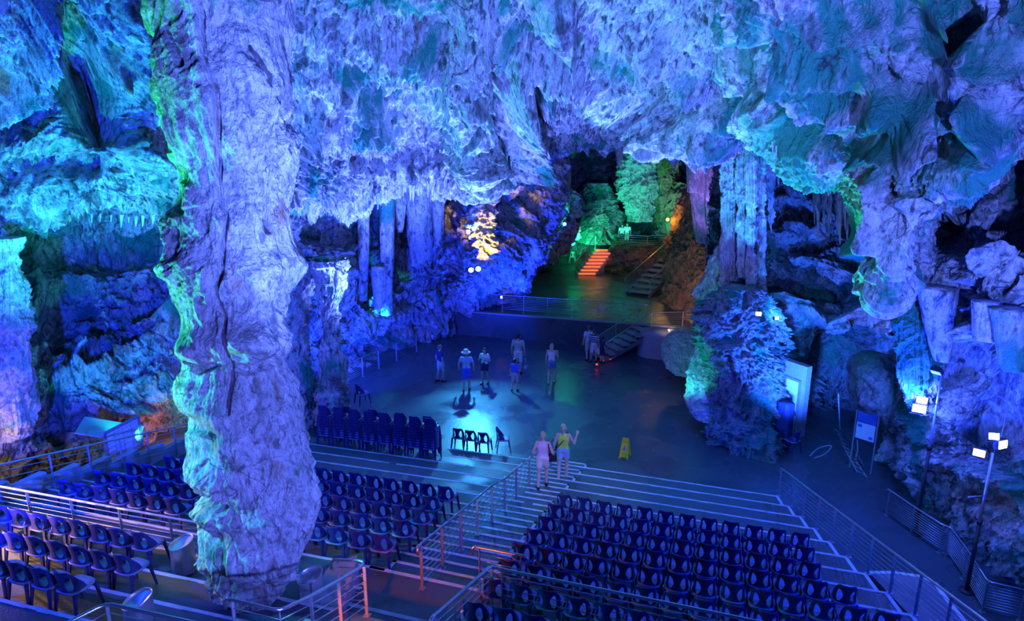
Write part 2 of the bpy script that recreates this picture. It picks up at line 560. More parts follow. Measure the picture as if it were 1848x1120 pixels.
sheet('ceiling', [
    [(-260, -260, 12), (-260, 0, 13.5), (-260, 150, 15), (-260, 290, 16.5), (-260, 385, 17.5), (-260, 350, 19.5), (-260, 280, 22)],
    [(-120, -260, 13), (-120, 0, 14.5), (-120, 150, 15.5), (-120, 290, 17), (-120, 390, 17.8), (-120, 355, 19.8), (-120, 280, 22)],
    [(60, -260, 14), (60, 0, 15.5), (60, 150, 17), (60, 290, 17.4), (60, 398, 18.2), (60, 360, 20.5), (60, 280, 23)],
    [(200, -260, 15), (200, 0, 16.5), (200, 150, 18), (200, 290, 17.8), (200, 392, 18.4), (200, 360, 20.8), (200, 280, 23)],
    [(330, -260, 16), (330, 0, 18), (330, 150, 19.5), (330, 290, 20), (330, 385, 21), (330, 350, 23), (330, 270, 26)],
    [(450, -260, 17), (450, 0, 19), (450, 150, 21), (450, 280, 22.5), (450, 362, 23), (450, 330, 25.5), (450, 260, 29)],
    [(560, -260, 17), (560, 0, 19), (560, 130, 21.5), (560, 260, 24), (560, 366, 25), (560, 340, 28), (560, 270, 32)],
    [(660, -260, 17), (660, 0, 18.5), (660, 130, 22), (660, 250, 24.5), (660, 362, 26), (660, 335, 29), (660, 270, 32)],
    [(760, -260, 16.5), (760, 0, 18.5), (760, 130, 21.5), (760, 240, 25), (760, 338, 27), (760, 310, 30), (760, 250, 33)],
    [(860, -260, 16), (860, 0, 18.5), (860, 120, 21), (860, 230, 24), (860, 345, 26.5), (860, 310, 30), (860, 240, 33)],
    [(960, -260, 15.5), (960, 0, 18), (960, 110, 21.5), (960, 200, 25.5), (960, 300, 29), (960, 280, 32), (960, 220, 35)],
    [(1060, -260, 15), (1060, 0, 18), (1060, 90, 21), (1060, 170, 24.5), (1060, 252, 29), (1060, 240, 33), (1060, 190, 37)],
    [(1140, -260, 14.5), (1140, 0, 17), (1140, 90, 19.5), (1140, 170, 22), (1140, 240, 25), (1140, 225, 29), (1140, 170, 36)],
    [(1210, -260, 14), (1210, 0, 16), (1210, 90, 18), (1210, 170, 20), (1210, 250, 21.5), (1210, 228, 25), (1210, 160, 33)],
    [(1290, -260, 13), (1290, 0, 15.5), (1290, 80, 17), (1290, 150, 18.5), (1290, 225, 20), (1290, 200, 24), (1290, 130, 32)],
    [(1380, -260, 12.5), (1380, 0, 14.5), (1380, 80, 16), (1380, 140, 17.5), (1380, 200, 19), (1380, 170, 24), (1380, 110, 31)],
    [(1480, -260, 12), (1480, 0, 14), (1480, 80, 16), (1480, 140, 18), (1480, 200, 20), (1480, 170, 25), (1480, 110, 31)],
], Q(1300), Q(720), M['rock'], amp=1.0, big=.6, mid=.42, flute=.22, lay=.34, fine=.07, feats=[
    ([(850, 70), (845, 190), (850, 300)], 30, 1.0), ([(930, 90), (922, 200), (930, 290)], 26, 1.2), ([(893, 90), (895, 190), (890, 280)], 13, -1.2), ([(965, 110), (968, 200)], 14, -1.0),
    ([(620, 135), (690, 180), (780, 165)], 38, -1.4), ([(545, 40), (600, 95)], 22, -.9), ([(500, 20), (620, 55), (740, 90), (815, 108)], 22, 1.0), ([(600, 118), (700, 152), (795, 185)], 16, .9),
    ([(760, 60), (800, 90)], 20, -.8), ([(880, -20), (950, 75), (1080, 115), (1160, 195)], 20, 1.1), ([(1000, -10), (1100, 55), (1200, 105), (1310, 170)], 30, 1.2),
    ([(1095, 100), (1165, 175), (1150, 225)], 26, -1.2), ([(1210, 118), (1265, 165)], 22, -1.0), ([(1050, 5), (1075, 60)], 20, -1.1), ([(1000, 130), (1050, 150)], 16, -.8),
    ([(120, 60), (140, 130), (175, 210)], 52, -1.9), ([(70, -10), (45, 110), (0, 180)], 26, 1.1), ([(90, 25), (185, 72)], 15, .9), ([(205, -10), (222, 110)], 17, .9), ([(-100, 200), (30, 250), (120, 255)], 28, .8),
    ([(0, 320), (110, 310), (175, 305)], 26, -.8), ([(230, 270), (330, 300)], 20, .8), ([(540, 220), (620, 250), (700, 230)], 20, .7), ([(640, 300), (720, 290), (800, 280)], 18, -.7),
    ([(1180, 215), (1240, 235), (1300, 200)], 22, .8), ([(740, 200), (790, 290)], 15, -.7), ([(560, 190), (560, 330)], 14, .8)])

# the great bulge that hangs on the right and runs down into the side wall
sheet('ceiling', [
    [(1300, -260, 13), (1300, -60, 14.5), (1300, 30, 15.5), (1300, 90, 16.3), (1310, 150, 17), (1320, 130, 19), (1330, 60, 22)],
    [(1335, -260, 11.5), (1335, -30, 13), (1335, 60, 14), (1340, 130, 15), (1350, 205, 16), (1365, 190, 19), (1370, 120, 22)],
    [(1400, -260, 10), (1400, -10, 11.5), (1395, 90, 12.5), (1390, 180, 14), (1395, 262, 15.5), (1410, 230, 19), (1420, 130, 22)],
    [(1470, -260, 9.5), (1465, 0, 11), (1460, 110, 12), (1458, 220, 13.5), (1455, 308, 15), (1465, 270, 18.5), (1475, 170, 22)],
    [(1550, -260, 9.2), (1545, 0, 10.8), (1542, 120, 11.6), (1535, 240, 12.8), (1530, 328, 14.2), (1545, 300, 17.5), (1560, 190, 21)],
    [(1620, -260, 9), (1615, 0, 10.5), (1610, 140, 11.2), (1590, 290, 12.5), (1568, 425, 13.8), (1590, 400, 17), (1600, 260, 20)],
    [(1690, -260, 9), (1685, 10, 10.5), (1675, 170, 11.2), (1640, 350, 12.2), (1597, 540, 13.4), (1625, 500, 16), (1640, 320, 19)],
    [(1750, -260, 9), (1745, 10, 10.4), (1740, 150, 11), (1700, 290, 11.6), (1645, 400, 12.6), (1670, 400, 15), (1700, 280, 18)],
    [(1800, -260, 9), (1800, 10, 10.2), (1795, 120, 10.6), (1765, 240, 11.2), (1720, 350, 12), (1735, 340, 14), (1750, 260, 17)],
    [(1860, -260, 8.8), (1850, 10, 9.8), (1842, 70, 10.2), (1815, 160, 10.8), (1790, 300, 11.5), (1800, 300, 14), (1820, 200, 16)],
    [(2000, -260, 8.6), (2000, -60, 9.4), (1960, 0, 9.8), (1900, 80, 10.4), (1840, 150, 11.2), (1860, 160, 13.5), (1900, 100, 15)],
], Q(900), Q(700), M['rock_green'], amp=.8, big=.4, mid=.34, flute=.10, lay=.10, fine=.055, feats=[
    ([(1340, 95), (1352, 165)], 30, -.7), ([(1705, 40), (1740, 60), (1780, 105)], 42, -.6), ([(1668, -10), (1690, 110), (1650, 235)], 15, .8),
    ([(1620, 140), (1685, 165)], 24, -.7), ([(1650, 285), (1725, 255)], 30, -.5), ([(1555, 285), (1640, 235), (1660, 170)], 14, .6), ([(1480, 30), (1600, 10)], 22, .6), ([(1380, 90), (1395, 200)], 15, -.5),
    ([(1420, 240), (1500, 245)], 26, -.45), ([(1600, 315), (1690, 290)], 18, -.6), ([(1760, 170), (1755, 270)], 20, .6), ([(1800, 30), (1815, 110)], 12, .7), ([(1640, 120), (1600, 200), (1520, 220)], 22, .45),
    ([(1440, 130), (1540, 120)], 25, .4), ([(1580, 330), (1590, 440)], 12, .5)])

# left wall, recessed under the ceiling's lip
sheet('wall_left', [
    [(-300, 250, 20), (-300, 380, 19.5), (-300, 480, 19), (-300, 600, 18), (-300, 700, 16.5), (-300, 800, 15), (-300, 960, 14)],
    [(-100, 250, 22), (-100, 380, 20.5), (-100, 480, 20), (-100, 600, 18.5), (-100, 700, 17), (-100, 800, 16), (-100, 930, 15.5)],
    [(60, 250, 23), (60, 380, 21.5), (60, 480, 21.5), (60, 600, 20), (60, 700, 18.8), (60, 800, 17.6), (60, 900, 17.3)],
    [(180, 250, 24), (180, 380, 22), (180, 480, 22.5), (180, 600, 21.2), (180, 700, 19.6), (180, 800, 18.6), (180, 900, 18.4)],
    [(300, 250, 25), (300, 380, 23), (300, 480, 23.5), (300, 600, 21.5), (300, 700, 20.4), (300, 780, 20), (300, 880, 20)],
    [(420, 250, 27), (420, 380, 25.5), (420, 480, 25.5), (420, 600, 23.5), (420, 700, 22.5), (420, 780, 22), (420, 880, 22)],
    [(540, 250, 29), (540, 380, 28), (540, 480, 28), (540, 600, 27), (540, 700, 25), (540, 760, 24.5), (540, 830, 24)],
], Q(700), Q(620), M['rock'], amp=1, big=.5, mid=.36, flute=.12, lay=.30, fine=.07, feats=[
    ([(100, 455), (180, 470), (280, 440)], 34, -1.0), ([(90, 600), (130, 560)], 50, -.8), ([(250, 570), (320, 560)], 20, -.6), ([(140, 640), (240, 600), (310, 575)], 16, .8), ([(60, 520), (65, 640)], 16, .6),
    ([(110, 700), (200, 690), (260, 630), (320, 575)], 15, .9), ([(100, 740), (100, 790)], 20, -.8), ([(180, 760), (260, 745)], 14, .7), ([(60, 780), (180, 770)], 20, -.7)])

# middle wall behind the stage, leaning over the lower cave floor
sheet('wall_back', [
    [(430, 220, 29), (430, 330, 27), (430, 430, 26.5), (430, 520, 26), (430, 600, 25), (430, 680, 24), (430, 740, 24)],
    [(540, 220, 31), (540, 330, 29), (540, 430, 28.5), (540, 520, 28), (540, 600, 27), (540, 690, 25.5), (540, 760, 25)],
    [(620, 220, 32), (620, 330, 31), (620, 430, 30.5), (620, 520, 29.5), (620, 590, 28.5), (620, 650, 27.5), (620, 715, 27)],
    [(700, 220, 33), (700, 330, 32), (700, 430, 31.5), (700, 510, 30.5), (700, 570, 29.5), (700, 615, 30), (700, 670, 30)],
    [(780, 220, 34), (780, 330, 33), (780, 430, 32), (780, 500, 31.5), (780, 550, 31), (780, 590, 31.5), (780, 625, 33)],
    [(850, 220, 34), (850, 330, 33), (850, 420, 32), (850, 480, 31.5), (850, 535, 31.8), (850, 565, 33.6), (850, 580, 35.5)],
    [(910, 210, 34), (910, 310, 33), (910, 390, 32.5), (910, 460, 32.5), (910, 502, 34.5), (905, 520, 37), (905, 520, 41)],
    [(960, 210, 34), (960, 290, 33.5), (960, 360, 33.5), (960, 420, 34), (960, 470, 35.5), (960, 480, 40), (960, 470, 46)],
    [(1005, 200, 34), (1005, 270, 34), (1005, 330, 34.5), (1005, 380, 36), (1005, 425, 38), (1005, 436, 43), (1005, 430, 50)],
    [(1030, 190, 35), (1030, 250, 36), (1030, 300, 38), (1030, 345, 40), (1030, 390, 43), (1030, 410, 48), (1030, 410, 54)],
], Q(800), Q(620), M['rock'], amp=1, big=.6, mid=.42, flute=.34, lay=.26, fine=.08, feats=[
    ([(540, 390), (600, 420)], 40, -1.5), ([(660, 420), (665, 540)], 14, -1.0), ([(625, 440), (620, 540)], 22, .8), ([(730, 480), (735, 550)], 22, -1.0), ([(880, 360), (900, 470)], 14, .5),
    ([(720, 370), (725, 500)], 12, -1.0), ([(820, 360), (815, 500)], 14, -.7), ([(980, 300), (960, 380), (900, 480)], 30, .7), ([(640, 640), (720, 600), (820, 570)], 20, -1.0), ([(930, 340), (960, 400)], 18, -.6)])

# far green chamber
sheet('wall_back', [
    [(940, 140, 50), (940, 200, 51), (940, 260, 52), (940, 330, 52), (940, 400, 51), (940, 450, 50), (940, 490, 49)],
    [(1020, 140, 53), (1020, 200, 54), (1020, 260, 54), (1020, 330, 54), (1020, 390, 53), (1020, 440, 51), (1020, 470, 50)],
    [(1100, 140, 56), (1100, 200, 57), (1100, 260, 57), (1100, 330, 56), (1100, 380, 55), (1100, 420, 54), (1100, 450, 53)],
    [(1180, 140, 57), (1180, 200, 58), (1180, 260, 58), (1180, 330, 57), (1180, 380, 56), (1180, 420, 55), (1180, 450, 54)],
    [(1250, 140, 54), (1250, 200, 53), (1250, 260, 52), (1250, 330, 50), (1250, 380, 48), (1250, 420, 46), (1250, 460, 45)],
    [(1330, 140, 48), (1330, 200, 46), (1330, 260, 44), (1330, 330, 42), (1330, 380, 40), (1330, 430, 38), (1330, 480, 37)],
], Q(420), Q(360), M['rock_green'], amp=1.7, big=.8, mid=.6, flute=.3, lay=.35, fine=.08, fs=.6)

# slope of flowstone right of the far stairs
sheet('wall_back', [
    [(1180, 330, 50), (1180, 360, 50), (1180, 400, 50), (1185, 430, 49), (1190, 450, 48), (1190, 470, 47)],
    [(1215, 330, 46), (1215, 380, 44), (1218, 430, 41), (1215, 470, 38.5), (1208, 520, 36.5), (1200, 560, 35)],
    [(1255, 330, 42), (1250, 390, 39), (1245, 440, 36), (1242, 500, 34), (1238, 560, 32.4), (1235, 605, 31)],
    [(1300, 330, 38), (1290, 400, 35), (1282, 460, 32), (1278, 520, 30), (1275, 580, 28.5), (1272, 640, 28)],
    [(1380, 330, 34), (1370, 400, 31), (1360, 460, 29), (1350, 520, 27.5), (1350, 580, 27), (1350, 640, 27)],
], Q(320), Q(360), M['rock_brown'], amp=.8, big=.4, mid=.4, flute=.25, lay=.15, fine=.06)

# recess behind the stage mound, to the door
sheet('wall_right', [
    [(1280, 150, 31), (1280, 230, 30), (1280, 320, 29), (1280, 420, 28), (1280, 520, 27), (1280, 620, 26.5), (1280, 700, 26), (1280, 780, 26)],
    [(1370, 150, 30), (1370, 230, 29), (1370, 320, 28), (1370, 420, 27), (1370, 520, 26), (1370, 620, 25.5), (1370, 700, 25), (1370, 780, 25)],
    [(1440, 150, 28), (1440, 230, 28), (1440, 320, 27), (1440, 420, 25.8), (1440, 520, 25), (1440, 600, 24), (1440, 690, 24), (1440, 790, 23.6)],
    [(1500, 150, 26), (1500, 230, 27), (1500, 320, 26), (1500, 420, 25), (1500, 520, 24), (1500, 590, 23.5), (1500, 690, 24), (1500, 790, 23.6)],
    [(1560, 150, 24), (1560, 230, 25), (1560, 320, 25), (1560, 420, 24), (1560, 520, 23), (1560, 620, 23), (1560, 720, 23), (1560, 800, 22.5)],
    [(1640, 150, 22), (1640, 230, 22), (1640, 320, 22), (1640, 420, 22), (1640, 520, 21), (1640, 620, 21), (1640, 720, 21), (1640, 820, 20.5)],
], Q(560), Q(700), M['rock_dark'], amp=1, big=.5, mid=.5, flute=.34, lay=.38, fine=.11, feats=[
    ([(1420, 560), (1500, 578), (1580, 560)], 15, 1.3), ([(1420, 520), (1540, 520)], 20, -1.0), ([(1470, 640), (1560, 620)], 45, -1.3), ([(1430, 590), (1440, 650)], 20, .9), ([(1400, 430), (1480, 420)], 14, .9), ([(1400, 380), (1480, 370)], 14, .7),
    ([(1430, 470), (1500, 480)], 14, .7), ([(1540, 400), (1560, 500)], 30, -1.0)])

# right wall beside the way out
sheet('wall_right', [
    [(1590, 240, 22), (1590, 340, 21), (1590, 450, 20), (1590, 560, 19), (1590, 660, 18.6), (1585, 740, 18.8), (1590, 820, 19), (1600, 900, 18.5)],
    [(1640, 240, 20), (1640, 340, 18.5), (1640, 450, 17), (1640, 560, 16.6), (1635, 660, 16.6), (1625, 740, 17), (1620, 820, 16.8), (1640, 960, 16.6)],
    [(1700, 240, 17.5), (1700, 340, 16.5), (1700, 450, 15.4), (1700, 560, 15), (1700, 660, 15.5), (1700, 750, 15.3), (1700, 860, 14.8), (1720, 1010, 14.4)],
    [(1770, 240, 18.5), (1770, 340, 16.5), (1770, 450, 13.8), (1770, 560, 13.2), (1770, 650, 13.4), (1770, 750, 14.4), (1770, 870, 13.6), (1790, 1040, 13)],
    [(1840, 160, 20), (1840, 300, 18.5), (1840, 430, 14.2), (1840, 560, 12.6), (1840, 660, 12.6), (1840, 760, 13.4), (1840, 880, 12.6), (1850, 1080, 11.8)],
    [(1930, 100, 18), (1930, 260, 17), (1930, 420, 12.8), (1930, 560, 11.8), (1930, 660, 11.6), (1930, 760, 12), (1930, 880, 11.2), (1930, 1120, 10.4)],
    [(2080, 60, 13), (2080, 240, 12.6), (2080, 420, 11), (2080, 560, 10.4), (2080, 660, 10), (2080, 760, 10.2), (2080, 880, 9.6), (2080, 1160, 9)],
], Q(760), Q(900), M['rock'], amp=.9, back=.55, big=.42, mid=.36, flute=.18, lay=.42, fine=.07, feats=[
    ([(1640, 400), (1690, 420)], 40, -.8), ([(1660, 480), (1665, 620)], 24, .5), ([(1625, 560), (1618, 680)], 12, -.8), ([(1720, 640), (1700, 690)], 30, -.8), ([(1760, 590), (1700, 620)], 22, .6),
    ([(1780, 690), (1840, 710)], 34, -1.0), ([(1830, 480), (1780, 470)], 20, .6), ([(1820, 350), (1840, 400)], 36, -1.0), ([(1720, 520), (1790, 500)], 15, -.5), ([(1660, 730), (1720, 770)], 20, .5),
    ([(1640, 830), (1740, 850), (1800, 880)], 20, .45), ([(1700, 900), (1780, 930)], 18, -.5)])


def tag(o, label=None, cat=None, group=None, kind=None):
    if label:
        o['label'] = label
    if cat:
        o['category'] = cat
    if group:
        o['group'] = group
    if kind:
        o['kind'] = kind
    return o


# the great column in front
tag(pillar('rock_column', [
    (-160, 225, 500, 9.9), (-60, 235, 500, 9.8), (0, 243, 497, 9.7), (60, 258, 500, 9.7), (130, 258, 500, 9.6), (200, 266, 505, 9.6), (270, 285, 510, 9.6), (340, 302, 508, 9.6), (400, 298, 503, 9.5),
    (440, 292, 512, 9.5), (490, 312, 525, 9.4), (540, 325, 505, 9.4), (600, 330, 503, 9.3), (640, 314, 503, 9.3), (670, 322, 490, 9.3), (720, 322, 512, 9.3), (780, 322, 522, 9.2), (830, 332, 532, 9.2),
    (880, 342, 538, 9.15), (920, 345, 550, 9.1), (960, 340, 556, 9.1), (1000, 342, 552, 9.0), (1030, 350, 540, 9.0), (1060, 368, 520, 9.0), (1085, 380, 505, 9.0), (1120, 385, 495, 9.0), (1180, 385, 495, 8.9)],
    Q(700), Q(1100), M['rock_col'], depth=.8, big=.05, mid=.05, lay=.03, fine=.016, fs=1.3, flute=.035, fk=7, feats=[
        ([(306, 52), (326, 109)], 6, -.14), ([(356, 0), (362, 94), (382, 161), (388, 240), (394, 319), (410, 390), (407, 417), (394, 537), (407, 612), (414, 680), (414, 747)], 6, -.15),
        ([(446, 86), (484, 142), (487, 210), (482, 300), (480, 412)], 7, -.12), ([(440, 100), (470, 180), (468, 400)], 16, .06), ([(345, 480), (350, 560), (350, 625)], 26, .14), ([(360, 630), (410, 620), (470, 622)], 26, .20),
        ([(337, 650), (360, 672), (409, 662), (442, 674), (487, 655)], 9, -.14), ([(330, 690), (350, 735), (400, 755)], 18, .14), ([(326, 730), (349, 772), (390, 792)], 7, -.14), ([(420, 720), (470, 760)], 34, .10),
        ([(335, 815), (362, 850), (405, 885)], 20, .14), ([(332, 850), (362, 895), (405, 924)], 7, -.14), ([(350, 930), (372, 935), (400, 950)], 18, .12), ([(369, 962), (394, 980)], 7, -.12), ([(300, 310), (318, 420), (340, 490)], 8, .12), ([(318, 300), (330, 380)], 9, -.10),
        ([(262, 20), (275, 130), (270, 190), (292, 290)], 9, .10), ([(285, 60), (290, 180), (305, 270)], 6, -.07), ([(520, 880), (510, 930)], 12, -.16), ([(420, 60), (425, 260)], 22, .05), ([(440, 480), (490, 520)], 20, .08)]),
    'massive pale limestone column standing among the seats on the left', 'rock column')


def thing_pillar(label, cat, *a, name='rock_pillar', group=None, **k):
    return tag(pillar(name, *a, **k), label, cat, group)


RK = dict(big=.15, mid=.18, lay=.12, fine=.05)
thing_pillar('slim split rock column with a dark gap, behind the stacked chairs', 'rock column', [(470, 520, 575, 23), (500, 512, 572, 23), (540, 505, 552, 23), (600, 510, 548, 22.6), (660, 512, 556, 22.3), (720, 512, 560, 22), (770, 505, 565, 21.6), (800, 500, 570, 21.4)], Q(160), Q(420), M['rock'], big=.1, mid=.14, lay=.08, fine=.04, flute=.1)
thing_pillar('tall gnarled rock column rising behind the left end of the stacked chairs', 'rock column', [(470, 560, 615, 22.6), (510, 572, 615, 22.4), (550, 577, 606, 22.2), (600, 574, 606, 22), (640, 578, 612, 21.9), (690, 576, 620, 21.8), (740, 572, 622, 21.4), (765, 572, 626, 21.2)], Q(160), Q(420), M['rock'], big=.1, mid=.14, lay=.08, fine=.04, flute=.12)
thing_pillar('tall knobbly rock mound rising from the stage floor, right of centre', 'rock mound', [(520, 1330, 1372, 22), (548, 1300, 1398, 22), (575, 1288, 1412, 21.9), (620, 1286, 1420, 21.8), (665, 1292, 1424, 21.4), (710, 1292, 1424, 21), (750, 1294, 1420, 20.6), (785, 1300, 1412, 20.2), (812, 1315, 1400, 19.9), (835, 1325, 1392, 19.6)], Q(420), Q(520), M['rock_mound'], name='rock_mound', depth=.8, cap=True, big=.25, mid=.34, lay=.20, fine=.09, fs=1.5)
thing_pillar('smooth pale rock lobe at the left foot of the knobbly mound', 'rock mound', [(560, 1282, 1300, 24.5), (585, 1268, 1302, 24), (625, 1262, 1305, 23.5), (660, 1250, 1308, 22.8), (690, 1242, 1312, 22), (720, 1240, 1312, 21.6), (745, 1246, 1310, 21.2), (760, 1256, 1308, 21)], Q(160), Q(220), M['rock_flow'], name='rock_mound', depth=.7, cap=True, big=.1, mid=.1, lay=.04, fine=.03)
thing_pillar('pale draped flowstone above the rock lobe, left of the mound', 'flowstone', [(440, 1300, 1330, 25), (480, 1284, 1335, 25), (520, 1270, 1335, 24.8), (560, 1266, 1325, 24.4), (600, 1268, 1315, 24), (640, 1275, 1310, 23.8)], Q(160), Q(220), M['rock_flow'], name='flowstone_drape', depth=.7, big=.1, mid=.2, lay=.12, fine=.05, flute=.08)
# fluted pillars from ceiling to mound
for xa, xb, ya, yb, Y, l in ((1303, 1334, 170, 545, 24.2, 'fluted green-tinged pillar, leftmost of the tall pillars over the mound'), (1330, 1352, 175, 500, 23.6, 'fluted pillar with pale ribs, second from left over the mound'),
                             (1346, 1368, 180, 545, 23.3, 'brightly lit fluted pillar in the middle over the mound'), (1364, 1386, 190, 575, 23.6, 'dark fluted pillar, right-hand one over the mound'),
                             (1384, 1402, 215, 420, 24.2, 'short blue pillar beside the dark fluted pillar over the mound')):
    w = xb - xa
    thing_pillar(l, 'rock pillar', [(ya, xa - 2, xb + 3, Y), (ya + (yb - ya) * .3, xa, xb, Y), (ya + (yb - ya) * .6, xa + 1, xb - 2, Y), (yb - 25, xa + 2, xb - 3, Y), (yb, xa + w * .3, xb - w * .3, Y)], Q(120), Q(420), M['rock_flow'], depth=.9, big=.06, mid=.07, lay=.05, fine=.03, flute=.30, fk=8)
thing_pillar('banded green-lit stalagmite pillar in the far chamber', 'rock pillar', [(235, 1132, 1178, 48), (270, 1130, 1180, 48), (310, 1126, 1182, 48), (340, 1128, 1186, 48), (365, 1132, 1182, 48), (385, 1138, 1176, 48), (400, 1140, 1176, 48)], Q(200), Q(300), M['rock_flow'], big=.2, mid=.25, lay=.45, fine=.05, flute=.08)
thing_pillar('dark pillar between green light and yellow light in the far chamber', 'rock pillar', [(235, 1196, 1222, 46), (270, 1197, 1224, 46), (310, 1196, 1222, 46), (345, 1200, 1224, 46), (380, 1196, 1218, 46), (400, 1190, 1220, 46)], Q(160), Q(240), M['rock_brown'], big=.2, mid=.25, lay=.2, fine=.05, flute=.15)
thing_pillar('green rock boss beneath the banded pillar, left of the far platform', 'rock mound', [(330, 1068, 1092, 50), (350, 1058, 1108, 50), (380, 1050, 1118, 49), (410, 1046, 1124, 48), (440, 1044, 1126, 47)], Q(160), Q(200), M['rock_green'], name='rock_mound', cap=True, big=.3, mid=.4, lay=.2, fine=.06)
# right side formations
thing_pillar('green ribbed flowstone column on the right wall above the information board', 'flowstone', [(470, 1660, 1690, 15.6), (500, 1648, 1694, 15.5), (560, 1628, 1696, 15.3), (620, 1624, 1700, 15.3), (670, 1626, 1702, 15.4), (710, 1632, 1690, 15.6), (740, 1640, 1680, 15.9)], Q(220), Q(320), M['rock_green'], name='flowstone_column', depth=.6, cap=True, big=.1, mid=.14, lay=.08, fine=.03, flute=.13, fk=10)
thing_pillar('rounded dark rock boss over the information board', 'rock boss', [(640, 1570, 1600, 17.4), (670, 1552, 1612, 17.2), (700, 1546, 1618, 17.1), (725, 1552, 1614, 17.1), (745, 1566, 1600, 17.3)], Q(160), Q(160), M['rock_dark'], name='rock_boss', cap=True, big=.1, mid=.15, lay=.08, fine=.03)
thing_pillar('brown rock with yellow light low on the far left edge', 'flowstone', [(430, -20, 22, 17), (500, -18, 30, 17), (580, -16, 32, 16.8), (660, -14, 34, 16.6), (720, -10, 38, 16.4), (770, 0, 40, 16.3), (795, 8, 30, 16.3)], Q(200), Q(320), M['rock_flow'], name='flowstone_column', cap=True, big=.1, mid=.15, lay=.06, fine=.03, flute=.2, fk=7)
thing_pillar('pale rock boss with a hollow lamp niche, lit golden in the middle wall', 'rock boss', [(355, 866, 890, 29), (385, 858, 890, 29), (410, 852, 886, 28.8), (440, 856, 886, 28.8), (460, 862, 888, 29), (478, 868, 890, 29)], Q(200), Q(260), M['rock_flow'], name='rock_boss', cap=True, depth=.5, big=.15, mid=.4, lay=.2, fine=.1, flute=.1)
thing_pillar('low brown boulder beside the golden light behind the stage rail', 'boulder', [(500, 918, 930, 35.4), (512, 902, 936, 35.2), (524, 886, 936, 35), (536, 878, 932, 34.8), (546, 878, 928, 34.6)], Q(120), Q(90), M['rock_brown'], name='boulder', cap=True, depth=.8, big=.15, mid=.2, lay=.05, fine=.03)
thing_pillar('rocky brown ledge carrying the far platform between the two stairs', 'rock ledge', [(438, 1112, 1205, 46), (446, 1108, 1208, 45.4), (465, 1103, 1208, 44.8), (490, 1098, 1195, 44), (515, 1095, 1170, 43.2), (525, 1105, 1155, 43)], Q(260), Q(160), M['rock_brown'], name='rock_ledge', cap=True, depth=.8, big=.3, mid=.35, lay=.2, fine=.06)
thing_pillar('low sloping rock apron at the stage edge left of the pale lobe', 'rock apron', [(600, 1215, 1290, 27.5), (620, 1205, 1290, 26.8), (640, 1200, 1290, 26.2), (665, 1205, 1285, 25.6), (680, 1222, 1280, 25)], Q(200), Q(120), M['rock_flow'], name='rock_apron', cap=True, depth=.7, big=.1, mid=.1, lay=.04, fine=.03)


def stalactite(x, y0, y1, w, Y, label=None, group=None, mat='rock_flow', blunt=.12, fl=.16, bend=0, cat='stalactite', nu=26, nv=46):
    rows = []
    for k in range(7):
        t = k / 6
        ww = w * ((1 - t) ** .75 * (1 - blunt) + blunt) / 2
        xx = x + bend * t
        rows.append((y0 + (y1 - y0) * t, xx - ww, xx + ww, Y))
    o = pillar('stalactite', rows, nu, nv, M[mat], cap=True, flute=fl, fk=4)
    return tag(o, label, cat, group)


for a in ((1021, 120, 240, 20, 26.5, 'flat blade-like stalactite hanging alone under the ceiling right of centre', None, 'rock_flow', .35), (947, 232, 352, 9, 27, 'long thin dark stalactite pointing down left of the flat blade'),
          (1021, 300, 385, 22, 37, 'pinkish blunt stalactite over the small green floodlight', None, 'rock_flow', .6), (697, 345, 572, 27, 28.6, 'long square-edged stalactite reaching furthest down the middle wall', None, 'rock', .75),
          (757, 325, 482, 62, 29.6, 'broad blue stalactite, widest on the middle wall', None, 'rock', .55), (791, 325, 444, 24, 29.4, 'narrow stalactite with a glowing tip right of the broad blue one', None, 'rock', .65),
          (722, 330, 420, 26, 29.4, 'short stalactite left of the broad blue one', None, 'rock', .3), (684, 480, 560, 32, 28.4, 'ragged stalactite cluster glowing turquoise at its lower end', None, 'rock_flow', .5, .3),
          (655, 380, 545, 22, 28.8, 'rib-like stalactite left of the long square-edged one', None, 'rock', .6), (1186, 235, 302, 24, 47, 'cyan-lit drapery stalactite beside the banded pillar', None, 'rock_flow', .6, .3),
          (1118, 230, 300, 22, 44, 'green-lit stalactite hanging left of the banded pillar', None, 'rock_flow', .3, .3), (1092, 240, 285, 16, 44, 'short green stalactite at the mouth of the far chamber', None, 'rock_flow', .3, .3),
          (1262, 205, 350, 38, 31.5, 'purple ribbed curtain stalactite, left half of the pair', None, 'rock_flow', .85, .3), (1290, 205, 415, 36, 31, 'purple ribbed curtain stalactite, longer right half of the pair', None, 'rock_flow', .7, .3),
          (1270, 330, 440, 42, 31.8, 'lower purple drapery under the ribbed curtain', None, 'rock_flow', .5, .35), (1787, 545, 617, 42, 13.0, 'white lit stalactite stump hanging from the right wall', None, 'rock_flow', .9, .3),
          (1836, 560, 672, 64, 12.4, 'dark green pendant rock at the right edge of the view', None, 'rock_green', .6, .1), (1705, 520, 655, 66, 14.5, 'pale violet pendant rock hanging above the first lamp pole', None, 'rock', .35, .1),
          (850, 300, 352, 34, 25.3, 'stout ceiling tip pointing at the golden rock', None, 'rock', .3), (1594, 480, 548, 30, 13.2, 'pointed tip of the great right-hand ceiling bulge', None, 'rock_green', .3, .1)):
    stalactite(*a)

random.seed(5)


